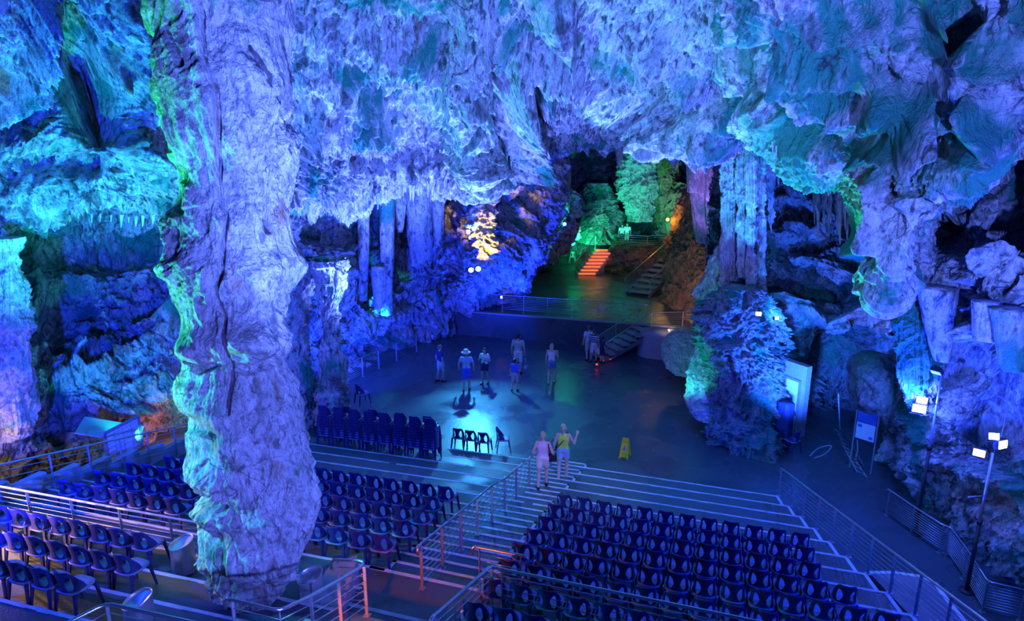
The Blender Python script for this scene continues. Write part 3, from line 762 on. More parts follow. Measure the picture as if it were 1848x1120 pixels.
def fringe(pts, n, hmin, hmax, wk, Y, label, group, mat='rock_flow', jit=6):
    P = np.array(pts, float)
    seg = np.linspace(0, len(P) - 1, n)
    for t in seg:
        i = min(int(t), len(P) - 2)
        p = P[i] + (P[i + 1] - P[i]) * (t - i)
        h = random.uniform(hmin, hmax)
        stalactite(p[0] + random.uniform(-jit, jit), p[1] - 8 + random.uniform(-4, 4), p[1] + h, max(3.2, h * wk), Y + random.uniform(-.3, .3), label, group, mat, nu=12, nv=20)


fringe([(505, 352), (560, 368), (640, 366), (690, 352), (760, 338), (830, 330)], 34, 6, 24, .35, 25.6, 'small stalactite in the toothed fringe under the middle ceiling edge', 'fringe of the middle ceiling')
fringe([(5, 392), (90, 396), (170, 390), (230, 396), (285, 392)], 16, 5, 18, .45, 18.2, 'small stalactite along the turquoise ceiling edge on the left', 'fringe of the left ceiling', jit=9)
fringe([(1392, 262), (1430, 292), (1470, 312), (1530, 326), (1560, 372)], 24, 10, 36, .14, 15, 'thin stalactite hanging from the bright rim of the right-hand bulge', 'fringe of the right bulge')
fringe([(1470, 345), (1510, 335), (1556, 350)], 14, 40, 110, .12, 24, 'long thin stalactite in the dark recess behind the right bulge', 'long stalactites in the recess', 'rock_brown')
fringe([(1410, 300), (1450, 330)], 6, 20, 60, .2, 26, 'stubby blue stalactite at the top of the dark recess', 'stubby stalactites in the recess')
fringe([(900, 95), (935, 90), (960, 130), (985, 150)], 9, 50, 130, .13, 24.2, 'ribbed stalactite in the cluster high over the golden rock', 'ceiling cluster over the golden rock', 'rock')
fringe([(510, 480), (560, 470), (610, 490)], 9, 20, 60, .18, 24.6, 'stalactite between the big column and the split column', 'stalactites beside the big column')
fringe([(905, 255), (925, 265), (950, 250)], 5, 30, 80, .2, 25.6, 'stalactite under the ribbed ceiling cluster', 'lower ceiling cluster', 'rock')
# ------------------------------------------------------------ floors and terraces
C_, D_, R_T = 18.8728, .804255, .1878975
UB = -5.4                       # the rows left of the stairs turn by two degrees
TH2 = .28


def fr(s, u):
    """auditorium frame: s = distance towards the stage, u = along the rows"""
    if u >= UB:
        return np.array([math.sin(TH) * s + math.cos(TH) * u, math.cos(TH) * s - math.sin(TH) * u])
    b = np.array([math.sin(TH) * s + math.cos(TH) * UB, math.cos(TH) * s - math.sin(TH) * UB])
    k = u - UB
    return b + k * np.array([math.cos(TH2), -math.sin(TH2)])


def S(i):
    return C_ - D_ * i


LASTNAME = ['']


def mesh_obj(name, verts, faces, mat, parent=None, smooth=False):
    me = bpy.data.meshes.new(name)
    me.from_pydata([tuple(map(float, v)) for v in verts], [], faces)
    me.validate()
    me.materials.append(mat)
    if smooth:
        for p in me.polygons:
            p.use_smooth = True
    me.update()
    o = bpy.data.objects.new(name, me)
    col.objects.link(o)
    o.parent = parent
    LASTNAME[0] = o.name
    return o


def prism(poly, z0, z1):
    """solid between z0 and z1 over a ground polygon -> (verts, faces)"""
    n = len(poly)
    v = [(p[0], p[1], z0) for p in poly] + [(p[0], p[1], z1) for p in poly]
    f = [tuple(range(n))[::-1], tuple(range(n, 2 * n))] + [(k, (k + 1) % n, n + (k + 1) % n, n + k) for k in range(n)]
    return v, f


class MB:
    def __init__(s):
        s.v = []
        s.f = []

    def add(s, v, f):
        k = len(s.v)
        s.v += [tuple(map(float, p)) for p in v]
        s.f += [tuple(i + k for i in q) for q in f]
        return s

    def prism(s, poly, z0, z1):
        return s.add(*prism(poly, z0, z1))

    def box(s, c, d, R=None):
        v = [Vector((sx * d[0] / 2, sy * d[1] / 2, sz * d[2] / 2)) for sz in (-1, 1) for sx, sy in ((-1, -1), (1, -1), (1, 1), (-1, 1))]
        if R is not None:
            v = [R @ p for p in v]
        return s.add([Vector(c) + p for p in v], [(3, 2, 1, 0), (4, 5, 6, 7), (0, 1, 5, 4), (1, 2, 6, 5), (2, 3, 7, 6), (3, 0, 4, 7)])

    def tube(s, pts, r, n=8, cap=True):
        P = [Vector(map(float, p)) for p in pts]
        rr = r if isinstance(r, (list, tuple)) else [r] * len(P)
        k = len(s.v)
        ref = None
        for i, p in enumerate(P):
            t = (P[min(i + 1, len(P) - 1)] - P[max(i - 1, 0)]).normalized()
            if ref is None:
                ref = Vector((0, 0, 1)) if abs(t.z) < .9 else Vector((1, 0, 0))
            a = t.cross(ref).normalized()
            b = a.cross(t)
            ref = b
            for j in range(n):
                q = p + (a * math.cos(2 * PI * j / n) + b * math.sin(2 * PI * j / n)) * rr[i]
                s.v.append(tuple(q))
        for i in range(len(P) - 1):
            for j in range(n):
                s.f.append((k + i * n + j, k + i * n + (j + 1) % n, k + (i + 1) * n + (j + 1) % n, k + (i + 1) * n + j))
        if cap:
            s.f.append(tuple(k + j for j in range(n))[::-1])
            s.f.append(tuple(k + (len(P) - 1) * n + j for j in range(n)))
        return s

    def build(s, name, mat, parent=None, smooth=False):
        return mesh_obj(name, s.v, s.f, mat, parent, smooth)


def struct(o):
    o['kind'] = 'structure'
    return o


struct(MB().prism([(-30, 2), (20, 2), (20, 40), (-30, 40)], -.3, 0).build('floor', M['floor']))


def ur(i):                      # right end of terrace i
    return 1.80 + .2654 * D_ * (i - 1) + .04


UL = -14.2
terr = MB()
paint = MB()
for i in range(1, 26):
    z = R_T * i
    s0, s1 = S(i), S(i + 1.02)
    r0, r1 = ur(i), ur(i + 1)
    ul = UL
    if i == 1:
        ul = -8.1
    l = [fr(s0, r0), fr(s1, r1), fr(s1, UB), fr(s1, ul), fr(s0, ul), fr(s0, UB)]
    if 12 <= i < 14:            # landing of the stairs stays at the level of terrace 12
        if i == 12:
            terr.prism([fr(s0, r0), fr(s1, r1), fr(s1, -3.4), fr(s0, -3.4)], z - 1.0, z)
            terr.prism([fr(s0, -5.7), fr(s1, -5.7), fr(s1, ul), fr(s0, ul)], z - 1.0, z)
        else:
            terr.prism([fr(s0, r0), fr(s1, r1), fr(s1, -3.4), fr(s0, -3.4)], z - 1.0, z)
            terr.prism([fr(s0, -5.7), fr(s1, -5.7), fr(s1, ul), fr(s0, ul)], z - 1.0, z)
    else:
        terr.prism(l[::-1], z - 1.0, z)
    # pale edge line, worn
    for (ua, ub) in ((UL if i > 2 else -8.1, UB), (UB, -3.6), (-3.6, r0)):
        if i >= 12 and ub == -3.6:
            continue
        n = max(1, int((ub - ua) / .22))
        for k in range(n):
            a = ua + (ub - ua) * k / n
            b = ua + (ub - ua) * (k + 1) / n
            w = .055 + .02 * random.random()
            if random.random() < .012:
                continue
            paint.add([(*fr(s0 + .004, a), z + .006), (*fr(s0 + .004, b), z + .006), (*fr(s0 - w, b), z + .006), (*fr(s0 - w, a), z + .006)], [(3, 2, 1, 0)])
            paint.add([(*fr(s0 + .006, a), z + .006), (*fr(s0 + .006, b), z + .006), (*fr(s0 + .006, b), z - .03), (*fr(s0 + .006, a), z - .03)], [(0, 1, 2, 3)])
# line along the right end
for i in range(1, 24):
    z = R_T * i
    a, b = fr(S(i), ur(i) - .01), fr(S(i + 1), ur(i + 1) - .01)
    c, d = fr(S(i), ur(i) - .09), fr(S(i + 1), ur(i + 1) - .09)
    paint.add([(*a, z + .007), (*b, z + .007), (*d, z + .007), (*c, z + .007)], [(0, 1, 2, 3)])
struct(terr.build('floor', M['step']))

# the middle stairs: a half step on every terrace
st = MB()
for k in range(0, 24):
    i = k / 2 + .5
    z = R_T * i
    if k % 2 == 0:              # half steps rise from the terrace below
        s0, s1 = S(i), S(i + .5)
        if i < 12:
            st.prism([fr(s0, -3.6), fr(s1, -3.6), fr(s1, -5.45), fr(s0, -5.45)], z - .3, z)
            wl = .07
            paint.add([(*fr(s0 + .004, -5.45), z + .006), (*fr(s0 + .004, -3.6), z + .006), (*fr(s0 - wl, -3.6), z + .006), (*fr(s0 - wl, -5.45), z + .006)], [(3, 2, 1, 0)])
            for uu in (-3.6, -5.45 + .07):
                paint.add([(*fr(s0, uu), z + .006), (*fr(s1, uu), z + .006), (*fr(s1, uu - .07), z + .006), (*fr(s0, uu - .07), z + .006)], [(0, 1, 2, 3)])
# landing and the steps above it
zl = R_T * 12
st.prism([fr(S(12), -3.4), fr(7.3, -3.4), fr(7.3, -5.7), fr(S(12), -5.7)], zl - .6, zl)
for s0, z in ((8.1, zl + .12), (7.75, zl + .25), (7.3, zl + .37), (6.9, zl + .5), (6.5, zl + .62)):
    st.prism([fr(s0, -3.4), fr(5.5, -3.4), fr(5.5, -5.7), fr(s0, -5.7)], zl - .3, z)
    paint.add([(*fr(s0 + .004, -5.7), z + .006), (*fr(s0 + .004, -3.4), z + .006), (*fr(s0 - .08, -3.4), z + .006), (*fr(s0 - .08, -5.7), z + .006)], [(3, 2, 1, 0)])
paint.add([(*fr(S(12) + .004, -5.7), zl + .006), (*fr(S(12) + .004, -3.4), zl + .006), (*fr(S(12) - .08, -3.4), zl + .006), (*fr(S(12) - .08, -5.7), zl + .006)], [(3, 2, 1, 0)])
struct(st.build('floor', M['step']))
struct(paint.build('trim_1', M['line']))

# the way out on the right, a ramp between the two rails
def rampz(s):
    return 0.0
# low platform outside the right-hand rail
pf = [on(1566, 1030, 1.315), on(1612, 1030, 1.315), on(1665, 1038, 1.315), on(1692, 1052, 1.315), on(1712, 1080, 1.315), on(1735, 1108, 1.315), on(1790, 1170, 1.315), on(1700, 1170, 1.315)]
struct(MB().prism([q[:2] for q in pf][::-1], 0, 1.315).build('floor', M['step']))
pl = MB()
for a, b in zip(pf[:6], pf[1:7]):
    d = (b - a) / np.linalg.norm(b - a)
    n_ = np.array([d[1], -d[0], 0]) * .09
    pl.add([a + (0, 0, .006), b + (0, 0, .006), b + n_ + (0, 0, .006), a + n_ + (0, 0, .006)], [(0, 1, 2, 3), (3, 2, 1, 0)])
struct(pl.build('trim_4', M['line']))
# block wall and passage on the far left
bw = MB()
for k in range(20):
    i0, i1 = 3 + k, 4 + k
    a, b = fr(S(i0), UL), fr(S(i1), UL)
    a2, b2 = fr(S(i0), UL - .2), fr(S(i1), UL - .2)
    bw.prism([a, a2, b2, b], R_T * i0 - 1.2, R_T * (i0 + .5) + .32)
struct(bw.build('wall_block', M['concrete']))
struct(MB().prism([fr(19, UL - .2), fr(19, -24), fr(0, -24), fr(0, UL - .2)], -.2, .5).build('floor', M['floor']))

# upper cave floor behind the stage wall, and the far platform
zu = 1.2
wl0, wl1 = on(790, 606, 0), on(1275, 660, 0)
a0, a1 = at(820, 574, 33.6), at(1270, 596, 30.0)
struct(MB().prism([(a0[0] - 5, a0[1] + 1.6), (a1[0] + .3, a1[1]), (14, 33), (22, 60), (-12, 60), (-12, 36)], -.2, zu).build('floor', M['floor']))
# retaining wall of the stage, with its pale kerb
pa, pb = np.array([a0[0] - 3.0, a0[1] + .9]), np.array([a1[0] + .5, a1[1] - .05])
dd = (pb - pa) / np.linalg.norm(pb - pa)
nn = np.array([dd[1], -dd[0]])
struct(MB().prism([pa + nn * .25, pb + nn * .25, pb - nn * .1, pa - nn * .1][::-1], 0, zu + .02).build('wall_stage', M['floor']))
struct(MB().prism([pa + nn * .28, pb + nn * .28, pb + nn * .06, pa + nn * .06][::-1], zu + .02, zu + .08).build('trim_2', M['concrete']))
# ------------------------------------------------------------ railings
def empty(name, loc=(0, 0, 0), rz=0):
    o = bpy.data.objects.new(name, None)
    o.empty_display_size = .1
    o.location = [float(c) for c in loc]
    o.rotation_euler = (0, 0, rz)
    col.objects.link(o)
    return o


M['rail_red'] = plain('red_steel_post', (.55, .16, .10), .4, metal=.2)


def rail(label, pts, h=.79, bars=7, posts=None, r=.024, ends=(1, 1), mat='steel', pmat='steel_paint', pw=.05, group=None, bar_r=.008, low=.10, reds=()):
    """pts: ground points; a handrail over them, thin bars between, a flat post at every point (or those listed)"""
    P = [np.array(p, float) for p in pts]
    root = empty('railing', P[0])
    o0 = P[0]
    tag(root, label, 'railing', group)
    up = np.array([0, 0, h])
    top = [p + up - o0 for p in P]
    d0 = (top[0] - top[1]) / np.linalg.norm(top[0] - top[1])
    d1 = (top[-1] - top[-2]) / np.linalg.norm(top[-1] - top[-2])
    path = []
    if ends[0]:
        path += [top[0] + d0 * .12 - [0, 0, .16], top[0] + d0 * .12 - [0, 0, .05], top[0] + d0 * .07]
    for k, p in enumerate(top):
        if 0 < k < len(top) - 1:
            a = (top[k - 1] - p) / np.linalg.norm(top[k - 1] - p)
            b = (top[k + 1] - p) / np.linalg.norm(top[k + 1] - p)
            if a @ b > -.985:
                path += [p + a * .09, p + (a + b) * .025, p + b * .09]
                continue
        path.append(p)
    if ends[1]:
        path += [top[-1] + d1 * .07, top[-1] + d1 * .12 - [0, 0, .05], top[-1] + d1 * .12 - [0, 0, .16]]
    MB().tube(path, r, 10).build('handrail', M[mat], root, True)
    for k in range(bars):
        z = low + (h - .06 - low) * (k + .5) / bars
        MB().tube([p - o0 + [0, 0, z] for p in P], bar_r, 6).build('bar', M[mat], root, True)
    for k, p in enumerate(P):
        if posts is not None and k not in posts:
            continue
        q = P[min(k + 1, len(P) - 1)] - P[max(k - 1, 0)]
        ang = math.atan2(q[1], q[0])
        b = MB().box(p - o0 + [0, 0, (h - .02) / 2], (.014, pw, h - .02), Matrix.Rotation(ang, 3, 'Z'))
        b.box(p - o0 + [0, 0, .006], (.10, .10, .012), Matrix.Rotation(ang, 3, 'Z'))
        b.build('post', M['rail_red'] if k in reds else M[pmat], root)
    return root


def tp(i, u, dz=0):
    p = fr(S(i), u)
    return np.array([p[0], p[1], R_T * math.floor(i + 1e-6) + dz])


rail('long grey railing down the middle of the stairs with orange-lit posts at its near end', [tp(k, -4.54, (.09 if (k % 1) >= .5 else 0)) for k in (12.36, 11.3, 10.2, 9.1, 8.0, 6.9, 5.8, 4.4, 3.1, 1.6, .4)][:10] + [np.array([*fr(S(.3), -4.54), 0])], h=.86)
rail('long blue-lit railing along the right end of the seat terraces', [np.array([*fr(S(k), ur(k) + .02), R_T * k]) for k in (.95, 2, 3, 4, 5, 6, 7, 8, 9, 10, 11, 12, 13, 14, 15)], h=.82)
# walkway railing in front of the camera, with the leg that follows the steps
z12 = R_T * 12
rail('wide foreground railing crossing the right block of seats and turning down the steps', [np.array([*fr(6.6, -3.2), z12 + .62]), np.array([*fr(7.25, -3.2), z12 + .40]), np.array([*fr(7.95, -3.18), z12 + .2]), np.array([*fr(8.59, -3.15), z12 + .03]), np.array([*fr(8.59, -2.98), z12]),
     np.array([*fr(8.59, -1.4), z12]), np.array([*fr(8.59, .1), z12]), np.array([*fr(8.59, 1.6), z12]), np.array([*fr(8.59, 3.4), z12])], h=.95, r=.027, posts=(0, 1, 3, 4, 5, 6, 7, 8))
rail('short red-lit guard rail at the top of the stairs behind the foreground railing', [np.array([*fr(9.18, -3.58), z12]), np.array([*fr(9.18, -2.85), z12])], h=.84, bars=5)
rail('curving railing beside the steel bins at the bottom of the view', [np.array([*fr(5.95, -5.75), z12 + .8]), np.array([*fr(5.95, -5.03), z12 + .8]), np.array([*fr(6.5, -4.97), z12 + .63]), np.array([*fr(7.05, -4.9), z12 + .5]), np.array([*fr(7.64, -4.84), z12 + .37]), np.array([*fr(7.74, -4.9), z12 + .37]), np.array([*fr(7.72, -5.35), z12 + .3])], h=.88, posts=(0, 1, 2, 3, 4, 6), bars=5)
pA, pB, pC = on(118, 1125, 4.4), on(192, 1088, 4.4), on(470, 1150, 4.4)
rail('nearest railing corner at the bottom left edge of the view', [pA + (-.3, -.6, -.85), pA - (0, 0, .85), pB - (0, 0, .85), (pB + pC) / 2 - (0, 0, .85), pC - (0, 0, .85)], h=.85, bars=5, ends=(0, 0))
M['brass'] = plain('worn_steel', (.66, .64, .58), .4, metal=.35)
rail('yellow-lit railing in front of the lower left chairs', [np.array([*fr(8.5, u), z12]) for u in (-16, -14.9, -13.8, -12.7, -11.6, -10.45, -9.3, -8.2)], h=.79, mat='brass', bars=6)
rail('bluish railing on the block wall along the far left passage', [np.array([*fr(S(k), UL + .06), R_T * k]) for k in (3.2, 5.2, 6.6, 7.7, 8.7, 9.75, 10.9, 12.3, 13.8, 15.5)], h=.84, bars=4)
rail('low railing beside the stage under the leaning wall', [on(628, 692, 0), on(655, 679, 0), on(684, 665, 0), on(716, 650, 0), on(752, 634, 0)], h=.85, bars=8, r=.02)
ya, yb = pa + dd * 0 - nn * .02, pb
zk = zu + .08
kk = [a0 + (a1 - a0) * t for t in (.12, .21, .30, .40, .50, .60, .70, .785)]
rail('long railing on the kerb above the back of the stage', [np.array([p[0], p[1] + .25, zk]) for p in kk], h=.86, bars=8, r=.022)

# steps and railing from the stage up to the upper floor
sa, sb = on(1088, 660, 0), on(1168, 628, 0)
sa = np.array([4.15, 28.7, 0.])
sb = np.array([6.45, 29.75, 0.])
sdir = (sb - sa) / np.linalg.norm(sb - sa)
sn = np.array([-sdir[1], sdir[0], 0])
Ls = np.linalg.norm(sb - sa)
sr = empty('stage_stairs', sa)
tag(sr, 'short open flight of steps from the stage up to the railed landing, right of centre', 'stairs')
for k in range(7):
    c = sdir * (Ls * (k + .5) / 7) + [0, 0, zu * (k + 1) / 7 - .03] + sn * .5
    MB().box(c, (Ls / 7 + .03, 1.05, .05), Matrix.Rotation(math.atan2(sdir[1], sdir[0]), 3, 'Z')).build('tread', M['concrete'], sr)
for q in (0.02, .98):
    MB().add([q * sn + sdir * 0, q * sn + sdir * Ls + [0, 0, zu - .1], q * sn + sdir * Ls + [0, 0, zu - .32], q * sn + sdir * .3, .04 * sn + q * sn, .04 * sn + q * sn + sdir * Ls + [0, 0, zu - .1], .04 * sn + q * sn + sdir * Ls + [0, 0, zu - .32], .04 * sn + q * sn + sdir * .3],
             [(0, 1, 2, 3), (7, 6, 5, 4), (0, 4, 5, 1), (1, 5, 6, 2), (2, 6, 7, 3), (3, 7, 4, 0)]).build('stringer', M['steel_paint'], sr)
rail('railing of the stage steps, running on along the landing to the rock', [sa, sa + sdir * Ls * .33 + [0, 0, .4], sa + sdir * Ls * .66 + [0, 0, .8], sb + [0, 0, zu], on(1215, 626, .9) * 0 + sb + [1.5, .2, zu], sb + [3.6, .35, zu]], h=.86, bars=8, ends=(1, 0), r=.022)
rail('second railing on the back side of the stage steps', [sa + sn * 1.0, sa + sn + sdir * Ls * .5 + [0, 0, .6], sb + sn * 1.0 + [0, 0, zu]], h=.8, bars=6, r=.02)
# landing block under it: a rounded pale plinth
V = np.zeros((10, 40, 3))
cx = sb + [.9, .2, 0]
for a in range(10):
    for b in range(40):
        t = 2 * PI * b / 40
        rr = 1.15 - .06 * a / 9
        V[a, b] = [cx[0] + rr * 1.25 * math.cos(t), cx[1] + rr * .8 * math.sin(t), (zu - .02) * a / 9]
V[-1, :, :] = V[-1]
Vc = np.concatenate([V, np.repeat(V[-1:].mean(1, keepdims=True), 40, 1)], 0)
struct(grid_obj('floor', Vc, M['concrete'], closed_u=True))
struct(MB().prism([(sb[0] + .4, sb[1] - .1), (sb[0] + 4.2, sb[1] + .2), (sb[0] + 4.2, sb[1] + 2.5), (sb[0], sb[1] + 2.5)], 0, zu - .03).build('floor', M['floor']))

# far stairs and platform
zp = 2.5
f0, f1 = on(1058, 497, zu), at(1094, 438, 46.2)
fs = empty('far_stairs', f0)
tag(fs, 'orange-lit steps climbing to the platform in the far chamber', 'stairs')
M['e_step'] = plain('orange_step_glow', (.9, .2, .05), .5, emit=(1, .12, .02), estr=2.2)  # glow of the added strips that redden the far steps
M['glow_step'] = plain('orange_lit_step', (.75, .55, .45), .5)
fd = np.array([f1[0] - f0[0], f1[1] - f0[1]])
for k in range(8):
    p = np.array([fd[0] * k / 8, fd[1] * k / 8])
    MB().box((p[0] + .05, p[1] + .3, (zp - zu) * (k + 1) / 8 / 2), (1.3, fd[1] / 8 + .06, (zp - zu) * (k + 1) / 8), None).build('step', M['glow_step'], fs)
    stp = bpy.data.objects[LASTNAME[0]]
    MB().box((p[0] + .05, p[1] + .3 - fd[1] / 16 - .045, (zp - zu) * (k + 1) / 8 - .06), (1.1, .02, .07), None).build('added_glow_strip', M['e_step'], stp)
g0, g1 = on(1150, 533, zu), at(1228, 470, 42.5)
gs = empty('far_stairs', g0)
tag(gs, 'dark open steps with pale edges rising right to the platform in the far chamber', 'stairs')
gd = g1 - g0
ga = math.atan2(gd[1], gd[0])
gz = 2.9 - zu
for k in range(9):
    MB().box((gd[0] * (k + .5) / 9, gd[1] * (k + .5) / 9, gz * (k + 1) / 9), (np.hypot(gd[0], gd[1]) / 9 + .02, 1.5, .06), Matrix.Rotation(ga, 3, 'Z')).build('tread', M['concrete'], gs)
for q in (-.72, .72):
    nx, ny = -math.sin(ga) * q, math.cos(ga) * q
    MB().tube([(nx, ny, .02), (nx + gd[0], ny + gd[1], gz - .05)], .07, 6).build('stringer', M['steel_paint'], gs)
struct(MB().prism([(f1[0] - .8, f1[1]), (g1[0] + 3.5, g1[1] + 1.2), (g1[0] + 6, 56), (f1[0] - 1, 56)], zu - .1, zp).build('floor', M['floor']))
rail('left railing of the orange-lit far stairs', [f0 + [-.7, 0, 0], f0 + [fd[0] * .5 - .7, fd[1] * .5, .65], np.array([f1[0] - .75, f1[1], zp])], h=.95, bars=4, r=.03, bar_r=.012)
rail('railing around the edge of the far platform', [np.array([f1[0] + .65, f1[1], zp]), np.array([*at(1140, 445, 46)[:2], zp]), np.array([*at(1168, 445, 45.6)[:2], zp]), np.array([*at(1218, 458, 43.6)[:2], 2.9]), g0 + [-math.sin(ga) * .75, math.cos(ga) * .75, 0]], h=.95, bars=5, r=.03, bar_r=.012)
rail('near railing of the dark far steps', [g0 + [math.sin(ga) * .75, -math.cos(ga) * .75, 0], g0 + gd * .5 * [1, 1, 0] + [math.sin(ga) * .75, -math.cos(ga) * .75, gz / 2], g0 + gd * [1, 1, 0] + [math.sin(ga) * .75, -math.cos(ga) * .75, gz], g0 + gd * [1, 1, 0] + [1.2, .2, gz]], h=.95, bars=6, r=.03, bar_r=.012)
# far right low rail by the way out
rail('dark railing beneath the floodlight poles on the right', [on(1599.5, 929.6, 0), on(1643.6, 962, 0), on(1694.6, 997, 0), on(1706, 999, 0), on(1737.5, 1044.6, 0), on(1772, 1103.7, 0), on(1838.5, 1120, 0), on(1950, 1145, 0)], h=.74, bars=9, pmat='steel_paint', r=.02)
# ------------------------------------------------------------ chairs
def plastic(name, rgb, mesh=False):
    m, nt, b = nodes_of(name)
    b.inputs['Base Color'].default_value = (*rgb, 1)
    b.inputs['Roughness'].default_value = .38
    if mesh:                    # perforated seat: a lattice of small dark holes
        tc = nt.nodes.new('ShaderNodeTexCoord')
        vo = nt.nodes.new('ShaderNodeTexVoronoi')
        vo.inputs['Scale'].default_value = 62
        vo.inputs['Randomness'].default_value = .0
        nt.links.new(tc.outputs['Object'], vo.inputs['Vector'])
        rp = nt.nodes.new('ShaderNodeValToRGB')
        rp.color_ramp.elements[0].position = .30
        rp.color_ramp.elements[0].color = (*[c * .25 for c in rgb], 1)
        rp.color_ramp.elements[1].position = .40
        rp.color_ramp.elements[1].color = (*rgb, 1)
        nt.links.new(vo.outputs['Distance'], rp.inputs[0])
        nt.links.new(rp.outputs[0], b.inputs['Base Color'])
    return m


M['chair'] = plastic('dark_blue_plastic', (.02, .025, .13))
M['chair_seat'] = plastic('perforated_blue_plastic', (.22, .26, .52), True)


def back_mesh():
    """wrap-round back with an oval opening at either rear quarter"""
    na, nv = 56, 20
    A = np.linspace(-108, 108, na)
    bm = bmesh.new()
    vs = []
    for a in A:
        r = math.radians(a)
        k = min(1, max(0, (abs(a) - 38) / 70))
        top = .79 - .33 * k ** 1.5
        rowv = []
        for j in range(nv):
            t = j / (nv - 1)
            z = .40 + (top - .40) * t
            R = .205 - .012 * math.sin(t * PI)
            x = R * math.copysign(abs(math.sin(r)) ** .85, a) * (1 - .12 * t)
            y = -R * math.copysign(abs(math.cos(r)) ** .85, math.cos(r)) - .045 * t + .02
            # pull the rim of the opening to a clean oval
            ca, cz = (35 if a > 0 else -35), .575
            ex, ez = (a - ca) / 20.0, (z - cz) / .125
            q = math.hypot(ex, ez)
            rowv.append((bm.verts.new((x, y, z)), q))
        vs.append(rowv)
    for i in range(na - 1):
        for j in range(nv - 1):
            q = [vs[i][j], vs[i + 1][j], vs[i + 1][j + 1], vs[i][j + 1]]
            if sum(w for _, w in q) / 4 < 1:
                continue
            bm.faces.new([v for v, _ in q])
    bmesh.ops.delete(bm, geom=[v for v in bm.verts if not v.link_faces], context='VERTS')
    # smooth the opening's edge
    for _ in range(3):
        be = [v for v in bm.verts if v.is_boundary and v.co.z > .44 and v.co.z < .72]
        new = {}
        for v in be:
            nb = [e.other_vert(v) for e in v.link_edges if e.is_boundary]
            if len(nb) == 2:
                new[v] = v.co * .5 + (nb[0].co + nb[1].co) * .25
        for v, c in new.items():
            v.co = c
    r = bmesh.ops.solidify(bm, geom=bm.faces[:], thickness=.016)
    me = bpy.data.meshes.new('backrest')
    bm.to_mesh(me)
    bm.free()
    me.materials.append(M['chair'])
    for p in me.polygons:
        p.use_smooth = True
    return me


def make_chair(name='chair'):
    root = empty(name)
    bo = bpy.data.objects.new('backrest', back_mesh())
    col.objects.link(bo)
    bo.parent = root
    # seat: rounded slab, slightly dished
    n = 30
    V = np.zeros((6, n, 3))
    for b in range(n):
        t = 2 * PI * b / n
        cx, cy = math.cos(t), math.sin(t)
        x = .215 * math.copysign(abs(cx) ** .55, cx)
        y = .215 * math.copysign(abs(cy) ** .55, cy) + .02
        for a, (s, z) in enumerate(((.0, .425), (.55, .428), (.92, .437), (1.0, .430), (1.0, .405), (.93, .400))):
            V[a, b] = [x * s, .02 + (y - .02) * s, z]
    se = grid_obj('seat', V, M['chair_seat'], closed_u=True, flip=True, parent=root)
    for sx in (-1, 1):
        for sy in (-1, 1):
            top = np.array([sx * .175, .02 + sy * .165, .42])
            bot = np.array([sx * .215, .03 + sy * (.215 if sy > 0 else .235), 0.])
            b = MB()
            w0, w1 = .030, .017
            vs = []
            for c, w in ((top, w0), ((top + bot) / 2, (w0 + w1) / 2), (bot, w1)):
                vs += [c + [-w, -w * .6, 0], c + [w, -w * .6, 0], c + [w, w * .6, 0], c + [-w, w * .6, 0]]
            f = []
            for l in (0, 4):
                f += [(l + j, l + (j + 1) % 4, l + 4 + (j + 1) % 4, l + 4 + j) for j in range(4)]
            f += [(3, 2, 1, 0), (8, 9, 10, 11)]
            b.add(vs, [q[::-1] for q in f]).build('leg', M['chair'], root)
    return root


def dup(root, loc, rz, label=None, group=None):
    r = root.copy()
    col.objects.link(r)
    r.location = [float(c) for c in loc]
    r.rotation_euler = (0, 0, rz)
    if label:
        r['label'] = label
    if group:
        r['group'] = group
    for ch in KIDS[root.name]:
        c = ch.copy()
        col.objects.link(c)
        c.parent = r
        for g in GRAND.get(ch.name, ()):
            d = g.copy()
            col.objects.link(d)
            d.parent = c
    return r


chair0 = make_chair()
tag(chair0, 'dark blue plastic tub chair', 'chair')
KIDS = {chair0.name: [o for o in col.objects if o.parent == chair0]}
GRAND = {}
chair_used = False
NCH = 0


def chair(loc, rz, label, group=None):
    global chair_used, NCH
    NCH += 1
    if not chair_used:
        chair_used = True
        chair0.location = [float(c) for c in loc]
        chair0.rotation_euler = (0, 0, rz)
        tag(chair0, label, 'chair', group)
        return chair0
    c = dup(chair0, loc, rz, label)
    if group:
        c['group'] = group
    elif 'group' in c:
        del c['group']
    return c


random.seed(3)
ORD = ['front row', 'second row', 'third row', 'fourth row', 'fifth row', 'sixth row', 'seventh row', 'eighth row']


def prow(i, u0, u1, label, group, theta, skip=None):
    z = R_T * i
    n = int(round((u1 - u0) / .456))
    for k in range(n + 1):
        u = u0 + .456 * k
        p = fr(S(i + 1) + .30 + random.uniform(-.015, .015), u + random.uniform(-.01, .01))
        X, Y = to_px(np.array([[p[0], p[1], z + .5]]))
        if X[0] < -25 or X[0] > 1875 or Y[0] > 1150:
            continue
        if skip and skip[0] < X[0] < skip[1]:
            continue
        chair((p[0], p[1], z), -theta + random.uniform(-.03, .03), label, group)


